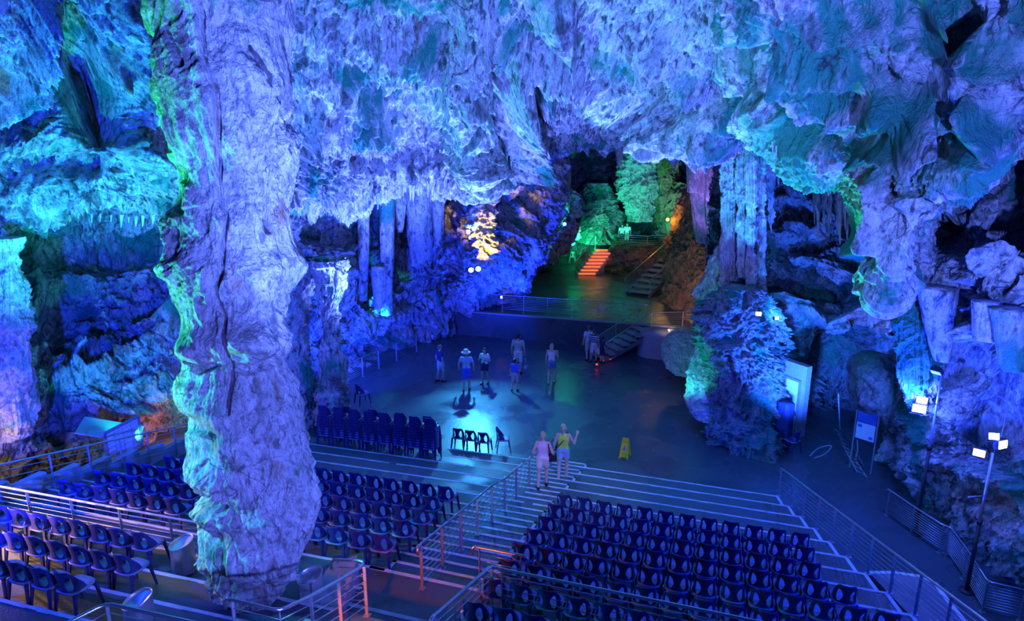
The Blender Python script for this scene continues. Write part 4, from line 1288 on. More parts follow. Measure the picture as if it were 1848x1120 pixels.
for r, i in enumerate(range(6, 14)):
    prow(i, -3.14, 1.85 + .12 * (i - 6) + (.3 if i > 8 else 0), 'dark blue tub chair in the %s of the right-hand seat block' % ORD[r], 'chairs of the right block, ' + ORD[r], TH)
for r, (i, ul) in enumerate(((7, -12.3), (8, -12.8), (9, -13.1), (10, -13.15), (11, -13.2))):
    ue = -5.75 if i < 9 else -5.6
    n = int((ue - ul) / .456)
    prow(i, ue - n * .456, ue, 'dark blue tub chair in the %s of the left block below the yellow-lit railing' % ORD[r], 'chairs of the left block, ' + ORD[r], TH2, skip=(350, 525))
for r, (i, ue) in enumerate(((13, -9.25), (14, -8.72), (15, -8.9), (16, -9.5))):
    n = 14
    prow(i, ue - n * .50 * .912, ue, 'dark blue tub chair with perforated seat in the %s at the bottom left corner' % ORD[r], 'chairs of the bottom left corner, ' + ORD[r], TH2 + .05)
# stacks beside the stage
for k in range(8):
    t = k / 7
    p = on(590 + 189 * t, 803 + 26 * t, 2 * R_T)
    for j in range(9):
        chair((p[0] - .012 * j * 0, p[1] + .012 * j, 2 * R_T + .075 * j), -TH + .05, 'dark blue chair in the front line of tall stacks beside the stage', 'stacked chairs, front line')
for k, (x, y) in enumerate(((614, 790), (684, 788), (705, 793), (738, 806))):
    p = on(x, y, 0 if False else 2 * R_T * 0)
    p = fr(S(2) + .35, -11.3 + k * .95)
    for j in range(10):
        chair((p[0], p[1] + .012 * j, .0 if False else 2 * R_T * 0 + .075 * j + (R_T * 2 if False else .0)), -TH, 'dark blue chair in the rear line of stacks beside the stage', 'stacked chairs, rear line')
for k, (x, y) in enumerate(((828, 812), (850, 816), (873, 820))):
    p = on(x, y, 0)
    chair((p[0], p[1] + .15, 0), -TH + .1, ('leftmost', 'middle', 'rightmost')[k] + ' of the three single chairs on the wet floor right of the stacks')
p = on(907, 812, 0)
chair((p[0], p[1], 0), -1.45, 'lone chair standing sideways on the wet stage floor near the stair railing')
p = on(652, 760, 0)
chair((p[0], p[1] + .3, 0.55), -.9, 'tilted-looking chair peeping over the stacks beside the orange-lit floor')
p = on(1428, 815, 0)
chair((p[0], p[1], 0), .5, 'single blue chair at the foot of the knobbly mound beside the white door')
M['pale_plastic'] = plastic('pale_plastic', (.6, .62, .6))
p = on(1033, 474, zu)
fc = chair((p[0], p[1], zu), 2.9, 'pale plastic chair alone in the dark corner left of the orange-lit far stairs')
for ch in [o for o in col.objects if o.parent == fc]:
    ch.data = ch.data.copy()
    ch.data.materials[0] = M['pale_plastic']
print('chairs', NCH)
# ------------------------------------------------------------ people
def skin_mat(name, rgb):
    return plain(name, rgb, .5, noise=.06)


M['skin'] = skin_mat('skin', (.62, .40, .30))
M['skin_pale'] = skin_mat('pale_skin', (.72, .50, .40))
M['hair_dark'] = plain('dark_hair', (.03, .02, .015), .5, noise=.3)
M['hair_brown'] = plain('brown_hair', (.16, .09, .05), .5, noise=.3)
M['hair_blond'] = plain('blond_hair', (.62, .50, .28), .5, noise=.3)
for k, c in dict(white=(.82, .82, .82), grey=(.42, .45, .48), navy=(.02, .03, .10), yellow=(.75, .95, .10), blue=(.05, .16, .75), denim=(.16, .28, .50), pink=(.85, .45, .60), khaki=(.60, .57, .48), lightblue=(.35, .60, .78), black=(.015, .015, .02), red=(.6, .05, .03), mauve=(.72, .60, .74)).items():
    M['cloth_' + k] = plain(k + '_cloth', c, .85, noise=.08)


def striped():
    m, nt, b = nodes_of('striped_cloth')
    tc = nt.nodes.new('ShaderNodeTexCoord')
    wv = nt.nodes.new('ShaderNodeTexWave')
    wv.bands_direction = 'Z'
    wv.inputs['Scale'].default_value = 3.2
    wv.inputs['Distortion'].default_value = .3
    rp = nt.nodes.new('ShaderNodeValToRGB')
    rp.color_ramp.interpolation = 'CONSTANT'
    rp.color_ramp.elements[0].color = (.02, .03, .08, 1)
    rp.color_ramp.elements[1].position = .45
    rp.color_ramp.elements[1].color = (.8, .8, .78, 1)
    nt.links.new(tc.outputs['Object'], wv.inputs['Vector'])
    nt.links.new(wv.outputs['Fac'], rp.inputs[0])
    nt.links.new(rp.outputs[0], b.inputs['Base Color'])
    b.inputs['Roughness'].default_value = .85
    return m


M['cloth_stripe'] = striped()


def capsules(L, seg=14):
    """L: [(p0, p1, r0, r1), ...] -> overlapping closed tapered limbs in one bmesh"""
    bm = bmesh.new()
    for p0, p1, r0, r1 in L:
        p0, p1 = Vector(p0), Vector(p1)
        d = p1 - p0
        if d.length < 1e-5:
            d = Vector((0, 0, 1e-4))
        t = d.normalized()
        a = t.cross(Vector((0, 0, 1)) if abs(t.z) < .9 else Vector((1, 0, 0))).normalized()
        b = t.cross(a)
        rings = []
        for c, r, s in ((p0, r0, -1), (p1, r1, 1)):
            ang = (80, 50, 20) if s < 0 else (0, 25, 52, 80)
            for q in ang:
                q = math.radians(q)
                cc = c + t * s * r * math.sin(q)
                rr = r * math.cos(q)
                rings.append([bm.verts.new(cc + (a * math.cos(2 * PI * j / seg) + b * math.sin(2 * PI * j / seg)) * rr) for j in range(seg)])
        for A, B in zip(rings[:-1], rings[1:]):
            for j in range(seg):
                bm.faces.new((A[j], A[(j + 1) % seg], B[(j + 1) % seg], B[j]))
        bm.faces.new(rings[0][::-1])
        bm.faces.new(rings[-1])
    bmesh.ops.recalc_face_normals(bm, faces=bm.faces[:])
    return bm


def fuse(name, L, mat, parent, voxel=.013, extra=None, smooth=2, squash=None):
    bm = capsules(L)
    if squash:
        for v in bm.verts:
            v.co.y = squash[1] + (v.co.y - squash[1]) * squash[0]
    me = bpy.data.meshes.new(name)
    bm.to_mesh(me)
    bm.free()
    o = bpy.data.objects.new(name, me)
    col.objects.link(o)
    m = o.modifiers.new('r', 'REMESH')
    m.mode = 'VOXEL'
    m.voxel_size = voxel
    m2 = o.modifiers.new('s', 'SMOOTH')
    m2.iterations = smooth
    m2.factor = .5
    dg = bpy.context.evaluated_depsgraph_get()
    me2 = bpy.data.meshes.new_from_object(o.evaluated_get(dg))
    o.modifiers.clear()
    bm = bmesh.new()
    bm.from_mesh(me2)
    if extra:
        eb = capsules(extra, 8)
        tmp = bpy.data.meshes.new('t')
        eb.to_mesh(tmp)
        eb.free()
        bm.from_mesh(tmp)
    for f in bm.faces:
        f.smooth = True
    bm.to_mesh(me2)
    bm.free()
    me2.name = name
    me2.materials.clear()
    me2.materials.append(mat)
    o.data = me2
    o.parent = parent
    return o


def person(label, loc, rz, height=1.7, skin='skin', hair='hair_brown', hairlen=0, top='white', bottom='denim', sleeves=.5, legs='shorts', arms=(None, None), step=.0, female=False, shoes='black', hat=None, lean=0, group=None, child=False, pony=False, blur=0):
    """faces +Y before rotation; arms: per side (elbow offset, hand offset) from the shoulder, in metres at 1.7 m"""
    k = height / 1.7
    root = empty('person', loc, rz)
    tag(root, label, 'person', group)
    sw = (.165 if female else .19) * (.88 if child else 1)
    hw = .09
    hs = 1.18 if child else 1.0

    def V3(x, y, z):
        return Vector((x * k, (y + lean * max(0, z - .9)) * k, z * k))
    pel, bel, che, nek = V3(0, 0, .94), V3(0, .01, 1.10), V3(0, .0, 1.28), V3(0, -.005, 1.43)
    hd = V3(0, .02, 1.575)
    B = []
    r = k
    wv = .93 if female else 1.05
    # torso as pairs of side by side limbs, so it is broader than deep
    for s in (-1, 1):
        B += [(V3(s * .075, -.01, .93), V3(s * .055, 0, 1.08), .095 * r, .078 * r * wv), (V3(s * .055, 0, 1.08), V3(s * .075, .0, 1.27), .078 * r * wv, .098 * r * wv),
              (V3(s * .075, 0, 1.27), V3(s * (sw - .035), -.01, 1.375), .09 * r * wv, .055 * r)]
    B += [(bel, che, .09 * r, .10 * r), (che, nek, .08 * r, .055 * r), (nek, V3(0, .005, 1.50), .052 * r, .050 * r)]
    # head: skull, face, jaw, nose, ears
    B += [(V3(0, -.01, 1.595), V3(0, .03, 1.59), .082 * r * hs, .078 * r * hs), (V3(0, .04, 1.53), V3(0, .055, 1.51), .052 * r * hs, .040 * r * hs), (V3(0, .098, 1.575), V3(0, .118, 1.552), .012 * r, .016 * r),
          (V3(.078, .01, 1.575), V3(.084, .005, 1.55), .016 * r, .013 * r), (V3(-.078, .01, 1.575), V3(-.084, .005, 1.55), .016 * r, .013 * r)]
    E = []
    S_, P_ = [], []
    tr = .012 * r
    for s in (-1, 1):
        st_ = step * s
        hip = V3(s * hw, 0, .91)
        kn = V3(s * (hw + .01), .05 + st_ * .55 if st_ > 0 else .02 + st_ * .25, .50)
        an = V3(s * (hw + .015), st_ * (.75 if st_ > 0 else 1.1) - .02, .09 + (.05 if st_ < -.1 else 0))
        toe = an + V3(s * .02, .15, -.055) - V3(0, 0, 0)
        toe.z = max(.032 * k, an.z - .06 * k)
        B += [(hip, kn, .088 * r, .056 * r), (kn, kn.lerp(an, .35) - Vector((0, .015 * k, 0)), .055 * r, .054 * r), (kn.lerp(an, .35) - Vector((0, .015 * k, 0)), an, .054 * r, .036 * r), (an, toe, .038 * r, .032 * r)]
        heel = an + Vector((0, -.04 * k, -.045 * k))
        P_ += [(heel, toe, .045 * r, .040 * r), (an - Vector((0, 0, .01 * k)), heel, .047 * r, .045 * r)]
        sh = V3(s * sw, -.01, 1.375)
        am = arms[0 if s < 0 else 1]
        e_, h_ = am if am else ((s * .06, -.03, -.28), (s * .07, .05, -.52))
        el, wr = sh + Vector(e_) * k, sh + Vector(h_) * k
        B += [(sh, el, .050 * r, .039 * r), (el, el.lerp(wr, .3), .040 * r, .039 * r), (el.lerp(wr, .3), wr, .039 * r, .026 * r)]
        d = (wr - el).normalized()
        side = d.cross(Vector((0, 1, 0)) if abs(d.y) < .8 else Vector((1, 0, 0))).normalized()
        nrm = side.cross(d)
        palm = wr + d * .075 * k
        B += [(wr + side * .012 * k, palm + side * .020 * k, .022 * r, .020 * r), (wr - side * .012 * k, palm - side * .020 * k, .022 * r, .020 * r)]
        for q, (off, ln) in enumerate(((-.028, .062), (-.010, .072), (.010, .068), (.028, .052))):
            a0_ = palm + side * off * k
            a1_ = a0_ + d * ln * .55 * k + nrm * .012 * k
            a2_ = a1_ + d * ln * .45 * k + nrm * .026 * k
            E += [(a0_, a1_, .0095 * r, .009 * r), (a1_, a2_, .009 * r, .0075 * r)]
        t0 = wr + d * .03 * k + side * -.02 * k
        E += [(t0, t0 + d * .035 * k - side * .028 * k + nrm * .01 * k, .011 * r, .0095 * r), (t0 + d * .035 * k - side * .028 * k + nrm * .01 * k, t0 + d * .06 * k - side * .030 * k + nrm * .02 * k, .0095 * r, .008 * r)]
        if sleeves > 0:
            S_ += [(sh, sh.lerp(el, sleeves), .062 * r, .058 * r)]
        # clothing of the legs
        if legs == 'shorts':
            L_ = kn.lerp(hip, .12 if not female else .45)
            P2 = [(hip, L_, .104 * r, (.092 if female else .085) * r)]
        else:
            P2 = [(hip, kn, .100 * r, .070 * r), (kn, an + Vector((0, 0, .03 * k)), .070 * r, .055 * r)]
        S2 = P2
        if s < 0:
            BOT = list(P2)
        else:
            BOT += P2
    body = fuse('body', B, M[skin], root, .013, extra=E)
    BOT += [(V3(-.07, -.01, .95), V3(.07, -.01, .95), .106 * r, .106 * r), (V3(-.055, 0, 1.02), V3(.055, 0, 1.02), .092 * r, .092 * r)]
    fuse('trousers' if legs != 'shorts' else 'shorts', BOT, M['cloth_' + bottom], root, .014)
    for s in (-1, 1):
        S_ += [(V3(s * .072, -.008, .97), V3(s * .055, 0, 1.09), .108 * r, .092 * r * wv), (V3(s * .055, 0, 1.09), V3(s * .075, .0, 1.27), .092 * r * wv, .111 * r * wv), (V3(s * .075, 0, 1.27), V3(s * (sw - .05 - (.03 if sleeves <= 0 else 0)), -.01, 1.37), .103 * r * wv, (.066 if sleeves > 0 else .052) * r)]
    S_ += [(bel, che, .10 * r, .112 * r), (che, V3(0, -.01, 1.375), .095 * r, .07 * r)]
    fuse('top', S_, M['cloth_' + top], root, .014)
    fuse('shoes', P_, M['cloth_' + shoes], root, .012)
    # eyes
    for s in (-1, 1):
        mb = MB().tube([V3(s * .030, .095, 1.588), V3(s * .030, .104, 1.587)], .011 * r, 8)
        mb.build('eye', M['white'], root, True)
    Hh = [(V3(0, -.025, 1.615), V3(0, .02, 1.625), .088 * r * hs, .078 * r * hs), (V3(0, -.04, 1.57), V3(0, -.03, 1.60), .078 * r * hs, .082 * r * hs)]
    if hairlen:
        Hh += [(V3(-.03, -.05, 1.58), V3(-.03, -.075, 1.58 - hairlen), .062 * r, .038 * r), (V3(.03, -.05, 1.58), V3(.03, -.075, 1.58 - hairlen), .062 * r, .038 * r)]
    if pony:
        Hh += [(V3(0, -.10, 1.63), V3(0, -.125, 1.60), .036 * r, .034 * r), (V3(0, -.13, 1.60), V3(0, -.13, 1.46), .030 * r, .016 * r)]
    if hat:
        n = 28
        W = np.zeros((8, n, 3))
        for b in range(n):
            t = 2 * PI * b / n
            for a, (rr, z) in enumerate(((.19, 1.60), (.17, 1.615), (.105, 1.635), (.100, 1.68), (.09, 1.715), (.06, 1.735), (.03, 1.738), (.0, 1.738))):
                W[a, b] = V3(rr * math.cos(t), .0 + rr * math.sin(t), z + .02 * math.cos(2 * t) * (a < 2))
        hn = grid_obj('hat', W, M[hat], closed_u=True, flip=False, parent=root)
        Hh = Hh[1:]
    fuse('hair', Hh, M[hair], root, .013)
    return root


def ground(px, py, z=0.0):
    return on(px, py, z)


AB = ((-.08, -.05, -.27), (-.10, .10, -.48))
person('woman in a neon yellow tank top walking down the stairs, one hand raised', ground(1015, 866, .38), -.12, 1.72, skin='skin_pale', hair='hair_blond', top='yellow', bottom='lightblue', sleeves=0, female=True, step=.16, pony=True, shoes='grey',
       arms=(((-.08, -.04, -.27), (-.09, .05, -.50)), ((.14, .02, -.24), (.20, .20, -.06))))
person('woman in a pale sleeveless top and white shorts, stepping down beside the stair railing', ground(979, 880, .75), -.1, 1.62, skin='skin_pale', hair='hair_blond', top='mauve', bottom='white', sleeves=0, female=True, step=.20, shoes='black',
       arms=(((-.10, -.08, -.25), (-.13, .06, -.44)), ((.10, -.05, -.26), (.16, .10, -.42))))
person('person in a dark t-shirt and pale shorts standing at the left of the stage group', ground(795, 688), -.9, 1.6, hair='hair_brown', top='navy', bottom='khaki', step=.1)
person('man in a wide sun hat, grey t-shirt and blue shorts, seen from behind', ground(842, 705), 0.0, 1.72, top='lightblue', bottom='blue', hat='cloth_khaki', step=.08, hair='hair_brown', arms=(((-.10, -.04, -.25), (-.10, .06, -.47)), ((.10, -.04, -.25), (.10, .06, -.47))))
person('long-haired girl in a white t-shirt and blue shorts beside the hatted man', ground(875, 692), 2.8, 1.55, hair='hair_dark', hairlen=.26, top='white', bottom='navy', female=True, step=.1, arms=(((-.10, .02, -.25), (-.02, .20, -.20)), ((.10, .02, -.25), (.02, .20, -.20))))
person('tall man in a grey t-shirt and white shorts standing behind the small boy', ground(935, 674), -.2, 1.82, hair='hair_dark', top='grey', bottom='white', shoes='black')
person('small boy in a bright blue t-shirt and pale shorts in front of the tall man', ground(929, 706), -.3, 1.38, hair='hair_dark', top='blue', bottom='khaki', child=True, step=.12)
person('blonde woman in loose white top and pink shoes alone in the middle of the stage', ground(995, 690), -.2, 1.70, skin='skin_pale', hair='hair_blond', hairlen=.2, top='white', bottom='denim', sleeves=0, female=True, shoes='pink', step=.1, arms=(None, ((.10, .02, -.26), (.04, .18, -.12))))
person('man in white t-shirt and pale shorts at the back wall beside the striped shirt', ground(1062, 650), .2, 1.66, skin='skin_pale', hair='hair_brown', top='white', bottom='khaki', step=.06)
person('person in a striped navy and white shirt at the foot of the stage steps', ground(1071, 653), -.5, 1.56, hair='hair_brown', top='stripe', bottom='white', step=.1)
person('child in dark clothes partly behind the stage step railing', ground(1086, 655), -.9, 1.25, hair='hair_dark', top='navy', bottom='navy', child=True)
person('left one of two pale-shirted visitors standing on the far platform', np.array([*at(1122, 436, 47.2)[:2], zp]), 3.0, 1.6, hair='hair_dark', top='white', bottom='navy')
person('right one of two pale-shirted visitors standing on the far platform', np.array([*at(1131, 436, 47.2)[:2], zp]), 2.8, 1.68, hair='hair_dark', top='white', bottom='khaki')
person('visitor in a pale top in the dark near the orange lamp of the far chamber', np.array([*at(1183, 425, 49.5)[:2], zp]), 2.2, 1.6, hair='hair_dark', hairlen=.2, top='lightblue', bottom='black', female=True)

# bags carried
def bag(label, loc, rz, size, mat, strap):
    root = empty('bag', loc, rz)
    tag(root, label, 'bag')
    w, d, h = size
    n = 20
    V = np.zeros((7, n, 3))
    for a, (s, z) in enumerate(((.0, 0), (.85, .0), (1, .12), (1.02, .5), (.9, .9), (.7, 1), (.0, 1))):
        for b in range(n):
            t = 2 * PI * b / n
            c, s_ = math.cos(t), math.sin(t)
            V[a, b] = [w / 2 * s * math.copysign(abs(c) ** .5, c), d / 2 * s * math.copysign(abs(s_) ** .5, s_), h * z]
    grid_obj('pouch', V, M[mat], closed_u=True, parent=root)
    MB().tube(strap, .012, 6).build('strap', M[mat], root, True)
    return root


pk = ground(979, 880, .75)
bag('dark shoulder bag on the right hip of the woman in the pale top', pk + [.24, .02, .78], .2, (.26, .12, .22), 'cloth_black', [(-.06, -.06, .2), (-.12, -.10, .45), (-.12, -.02, .60), (-.09, .08, .45), (-.02, .06, .2)])
py_ = ground(1015, 866, .38)
bag('small pouch on a thin black strap crossing the yellow top', py_ + [-.20, .06, .90], .1, (.14, .06, .12), 'cloth_black', [(.02, -.06, .1), (.09, -.20, .26), (.24, -.17, .42), (.34, -.06, .52), (.33, .05, .52), (.2, .10, .3), (.0, .0, .1)])
bag('white bag in the hand of the person in the striped shirt', ground(1071, 653) + [.25, -.05, .40], 0, (.22, .12, .26), 'cloth_white', [(-.06, 0, .25), (-.04, 0, .42), (.04, 0, .42), (.06, 0, .25)])
bag('pale bag hanging from the hand of the tall man in grey', ground(935, 674) + [.36, .0, .22], .9, (.26, .10, .16), 'cloth_lightblue', [(-.08, 0, .15), (-.13, 0, .52), (-.10, 0, .52), (.06, 0, .15)])
# ------------------------------------------------------------ other things
# steel bins with a slanted rim
def bin_(label, loc, h=.56, r=.195, group=None):
    root = empty('litter_bin', loc)
    tag(root, label, 'bin', group)
    n = 48
    V = np.zeros((8, n, 3))
    for b in range(n):
        t = 2 * PI * b / n
        top = h + r * .32 * math.cos(t - .5)
        for a, (rr, z) in enumerate(((.0, .012), (r * .96, .012), (r, .03), (r, top), (r * 1.015, top + .008), (r * .985, top + .008), (r * .97, top - .02), (r * .96, .25))):
            V[a, b] = [rr * math.cos(t), rr * math.sin(t), z]
    grid_obj('body', V, M['steel_bin'], closed_u=True, parent=root)
    W = np.zeros((3, n, 3))
    for b in range(n):
        t = 2 * PI * b / n
        for a, rr in enumerate((.97, .45, .0)):
            x, y = rr * r * math.cos(t), rr * r * math.sin(t)
            W[a, b] = [x, y, h - .03 + .32 * (x * math.cos(.5) + y * math.sin(.5)) - .05 * (1 - rr)]
    grid_obj('lid', W, M['steel_bin'], closed_u=True, flip=False, parent=root)
    rim = [(1.01 * r * math.cos(2 * PI * b / n), 1.01 * r * math.sin(2 * PI * b / n), h + .006 + r * .32 * math.cos(2 * PI * b / n - .5)) for b in range(n + 1)]
    MB().tube(rim, .007, 6, cap=False).build('rim', M['steel_bin'], root, True)
    return root


M['steel_bin'] = plain('polished_steel', (.72, .73, .74), .34, metal=.75, noise=.04)
q = fr(7.78, -5.92)
bin_('polished steel bin right of the big column, a red reflection down its side', (q[0], q[1], R_T * 13))
q = on(334, 1030, R_T * 13)
bin_('steel bin half hidden behind the left side of the big column', (q[0], q[1], R_T * 13))
q = on(257, 1142, R_T * 15)
bin_('steel bin at the bottom edge, seen from above behind the nearest railing', (q[0], q[1], R_T * 15))
# pink-lit sloping slab beside the curving railing
sl = empty('stone_slab', fr(S(13) - .1, -5.95).tolist() + [z12])
tag(sl, 'pinkish wedge-shaped stone slab behind the curving railing', 'stone slab')
MB().add([(-.35, -1.0, -.2), (.42, -.9, -.2), (.42, .35, -.2), (-.05, .25, -.2), (-.35, -1.0, .22), (.42, -.9, .30), (.42, .35, .52), (.0, .25, .46)], [(3, 2, 1, 0), (4, 5, 6, 7), (0, 1, 5, 4), (1, 2, 6, 5), (2, 3, 7, 6), (3, 0, 4, 7)]).build('slab', M['concrete'], sl)

# wet floor sign
def text(name, s, size, mat, parent, loc, rot, ext=.002, align='CENTER'):
    c = bpy.data.curves.new(name, 'FONT')
    c.body = s
    c.size = size
    c.align_x = align
    c.align_y = 'CENTER'
    c.extrude = ext
    o = bpy.data.objects.new(name, c)
    col.objects.link(o)
    dg = bpy.context.evaluated_depsgraph_get()
    me = bpy.data.meshes.new_from_object(o.evaluated_get(dg))
    bpy.data.objects.remove(o)
    me.materials.clear()
    me.materials.append(mat)
    o = bpy.data.objects.new(name, me)
    col.objects.link(o)
    o.parent = parent
    o.location = loc
    o.rotation_euler = rot
    return o


M['sign_yellow'] = plain('sign_yellow', (.95, .85, .02), .45, noise=.04)
sg = empty('caution_sign', on(1128, 824, 0), -.45)
tag(sg, 'yellow folding wet-floor sign standing on the stage floor', 'sign')
for s in (-1, 1):
    p = MB()
    y0, y1 = s * .17, s * .02
    p.add([(-.15, y0, .0), (-.11, y0 * .9, .0), (-.08, y0 * .85, .05), (.08, y0 * .85, .05), (.11, y0 * .9, .0), (.15, y0, 0), (.10, y1, .64), (-.10, y1, .64)] + [(a, b_ + .012 * s, c) for a, b_, c in [(-.15, y0, .0), (-.11, y0 * .9, .0), (-.08, y0 * .85, .05), (.08, y0 * .85, .05), (.11, y0 * .9, .0), (.15, y0, 0), (.10, y1, .64), (-.10, y1, .64)]],
          [(0, 1, 2, 7), (2, 3, 6, 7), (3, 4, 5, 6), (8, 15, 10, 9), (10, 15, 14, 11), (11, 14, 13, 12), (0, 7, 15, 8), (5, 13, 14, 6), (6, 14, 15, 7), (0, 8, 9, 1), (4, 12, 13, 5), (2, 10, 11, 3), (1, 9, 10, 2), (3, 11, 12, 4)])
    p.build('panel', M['sign_yellow'], sg)
tl = math.atan2(.64, .15) - 0
text('lettering', 'CAUTION', .036, M['black'], sg, (0, -.062, .54), (tl, 0, 0))
text('lettering', 'WET FLOOR', .028, M['black'], sg, (0, -.150, .16), (tl, 0, 0))
pic = MB()
pic.add([(0, -.088, .455), (-.085, -.124, .27), (.085, -.124, .27)], [(0, 1, 2)])
pic.build('pictogram', M['cloth_khaki'], sg)
fig = MB().tube([(0.0, -.106, .40), (.01, -.107, .38)], .014, 8).tube([(.0, -.112, .37), (-.02, -.122, .32), (-.05, -.131, .29)], .009, 6).tube([(-.02, -.122, .32), (.03, -.129, .29)], .008, 6).tube([(0, -.113, .365), (.04, -.117, .35)], .006, 6)
fig.build('slipping_figure', M['black'], sg, True)

# floodlights
def emis(name, rgb, s):
    m, nt, b = nodes_of(name)
    b.inputs['Base Color'].default_value = (*rgb, 1)
    b.inputs['Emission Color'].default_value = (*rgb, 1)
    b.inputs['Emission Strength'].default_value = s
    return m


M['e_blue'] = emis('bluish_lamp_glass', (.55, .75, 1), 14)
M['e_white'] = emis('white_lamp_glass', (.9, .97, 1), 14)
M['e_cyan'] = emis('cyan_lamp_glass', (.30, .85, 1), 12)
M['e_green'] = emis('green_lamp_glass', (.1, 1, .6), 10)
M['e_orange'] = emis('orange_lamp_glass', (1, .35, .04), 10)
M['e_amber'] = emis('amber_lamp_glass', (1, .62, .12), 8)
M['e_red'] = emis('red_lamp_glass', (1, .04, .02), 5)


def LAST():
    return bpy.data.objects[LASTNAME[0]]


def flood(label, loc, direction, e, size=.22, group=None, shape='box'):
    root = empty('floodlight', loc)
    root.rotation_euler = Vector(direction).to_track_quat('Y', 'Z').to_euler()
    tag(root, label, 'floodlight', group)
    s = size
    if shape == 'box':
        MB().box((0, -.05, 0), (s, .10, s * .72)).box((0, -.12, 0), (s * .6, .06, s * .45)).build('housing', M['black'], root)
        hs = LAST()
        MB().box((0, .004, 0), (s * .86, .012, s * .6)).build('lens', M[e], hs)
    else:
        MB().tube([(0, -.18, 0), (0, -.16, 0), (0, 0, 0)], [s * .35, s * .5, s * .5], 20).build('housing', M['black'], root, True)
        hs = LAST()
        MB().tube([(0, -.01, 0), (0, .01, 0), (0, .03, 0)], [s * .44, s * .44, s * .25], 20).build('lens', M[e], hs, True)
    MB().tube([(-s * .58, -.05, 0), (-s * .58, -.05, -s * .55), (s * .58, -.05, -s * .55), (s * .58, -.05, 0)], .010, 6).build('bracket', M['black'], root, True)
    return root


for x, y, Y, l in ((845, 418, 28.3, 'left'), (855, 412, 28.3, 'right'),):
    flood(l + ' lamp of the upper cyan pair left of the golden rock', at(x, y, Y), (.15, -1, -.1), 'e_cyan', .20, shape='round')
for x, y, l in ((850, 487, 'left'), (863, 485, 'right')):
    flood(l + ' lamp of the lower, brighter cyan pair under the golden rock', at(x, y, 29.2), (.15, -1, -.15), 'e_cyan', .26, shape='round')
flood('small green floodlight under the pinkish stalactite', at(1019, 404, 37), (-.1, -1, .0), 'e_green', .20, shape='round')
flood('green lamp beside the yellow-lit rock in the far chamber', at(1243, 327, 44), (-.1, -1, .0), 'e_green', .22, shape='round')
flood('orange lamp glowing on the slope right of the far platform', at(1205, 396, 43), (-.1, -1, .0), 'e_orange', .24, shape='round')
flood('narrow amber lamp on top of the knobbly mound', at(1369, 566, 20.8), (-.5, -1, .5), 'e_amber', .20)
flood('small white-cyan lamp on top right of the knobbly mound', at(1402, 574, 20.8), (.3, -1, .2), 'e_white', .15)
flood('golden lamp lying at the left end of the kerb railing', at(905, 536, 34.0), (.8, -.6, .1), 'e_amber', .2)


def pole(label, base, top, n):
    root = empty('lamp_pole', base)
    tag(root, label, 'lamp pole')
    t = np.array(top) - np.array(base)
    MB().tube([(0, 0, 0), t * .52], .042, 12).build('pole', M['black'], root, True)
    MB().tube([t * .5, t], .028, 12).build('upper_pole', M['steel_paint'], root, True)
    MB().tube([t * .5, t * .53], .055, 12).build('collar', M['black'], root, True)
    MB().tube([(0, 0, 0), (0, 0, .03)], .16, 16).build('base_plate', M['black'], root, True)
    for k in range(n):
        c = t * (.70 + .06 * k)
        MB().tube([c, c + [-.42, -.10, .03]], .014, 6).build('arm', M['steel_paint'], root, True)
    return root


b1 = on(1652, 962, 0)
t1 = at(1705, 650, b1[1])
t1[0] = b1[0]
pole('tall black lamp pole with a pair of white-blue floodlights, in front of the right wall', b1, t1, 2)
flood('upper floodlight of the bluish-white pair on the first lamp pole', at(1664, 722, b1[1] - .15), (-.75, -.75, .45), 'e_blue', .26)
flood('lower, larger floodlight of the bluish-white pair on the first lamp pole', at(1659, 737, b1[1] - .25), (-.6, -.9, -.1), 'e_blue', .32)
flood('small unlit floodlight near the top of the first lamp pole', at(1689, 672, b1[1] - .1), (-.6, -.4, -.8), 'white', .24)
b2 = on(1744, 1066, 0)
t2 = b2 + [0, 0, 3.35]
pole('black lamp pole with three floodlights fanned at its top, at the right edge', b2, t2, 1)
flood('upper white floodlight of the fan of three on the second lamp pole', at(1794, 787, b2[1]), (-.2, -1, .35), 'e_blue', .22)
flood('large white floodlight, rightmost of the fan of three on the second lamp pole', at(1810, 802, b2[1] - .05), (.35, -1, .1), 'e_white', .27)
flood('orange floodlight, leftmost of the fan of three on the second lamp pole', at(1767, 817, b2[1] - .1), (-.7, -.8, .1), 'e_amber', .24)
cbl = MB().tube([at(1822, 690, b2[1] + .6), at(1817, 730, b2[1] + .4), at(1812, 765, b2[1] + .2), at(1806, 790, b2[1] + .1)], .006, 5).build('cable', M['steel_paint'], None, True)
tag(cbl, 'thin cable hanging from the rock down to the floodlights at the right edge', 'cable')

# information board
P0 = on(1546, 800, .0)
bl, br = at(1550, 742, 18.6), at(1582, 760, 18.2)
ib = empty('information_board', (bl + br) / 2 * [1, 1, 0])
tag(ib, 'framed information board on two posts under the dark rock boss', 'information board')
c0 = (bl + br) / 2
u_ = (br - bl) * [1, 1, 0]
w_ = .62
u_ = u_ / np.linalg.norm(u_)
ang = math.atan2(u_[1], u_[0])
Rz = Matrix.Rotation(ang, 3, 'Z')
for s in (-1, 1):
    MB().box(Rz @ Vector((s * w_ / 2, 0, 1.15)), (.04, .04, 2.3), Rz).build('post', M['steel_paint'], ib)
MB().box(Rz @ Vector((0, 0, 1.55)), (w_ - .04, .03, 1.15), Rz).build('panel', M['black'], ib)
M['map_blue'] = plain('printed_blue_picture', (.10, .16, .75), .4, noise=.6)
MB().box(Rz @ Vector((0, -.02, 1.83)), (w_ - .09, .01, .50), Rz).build('picture', M['map_blue'], ib)
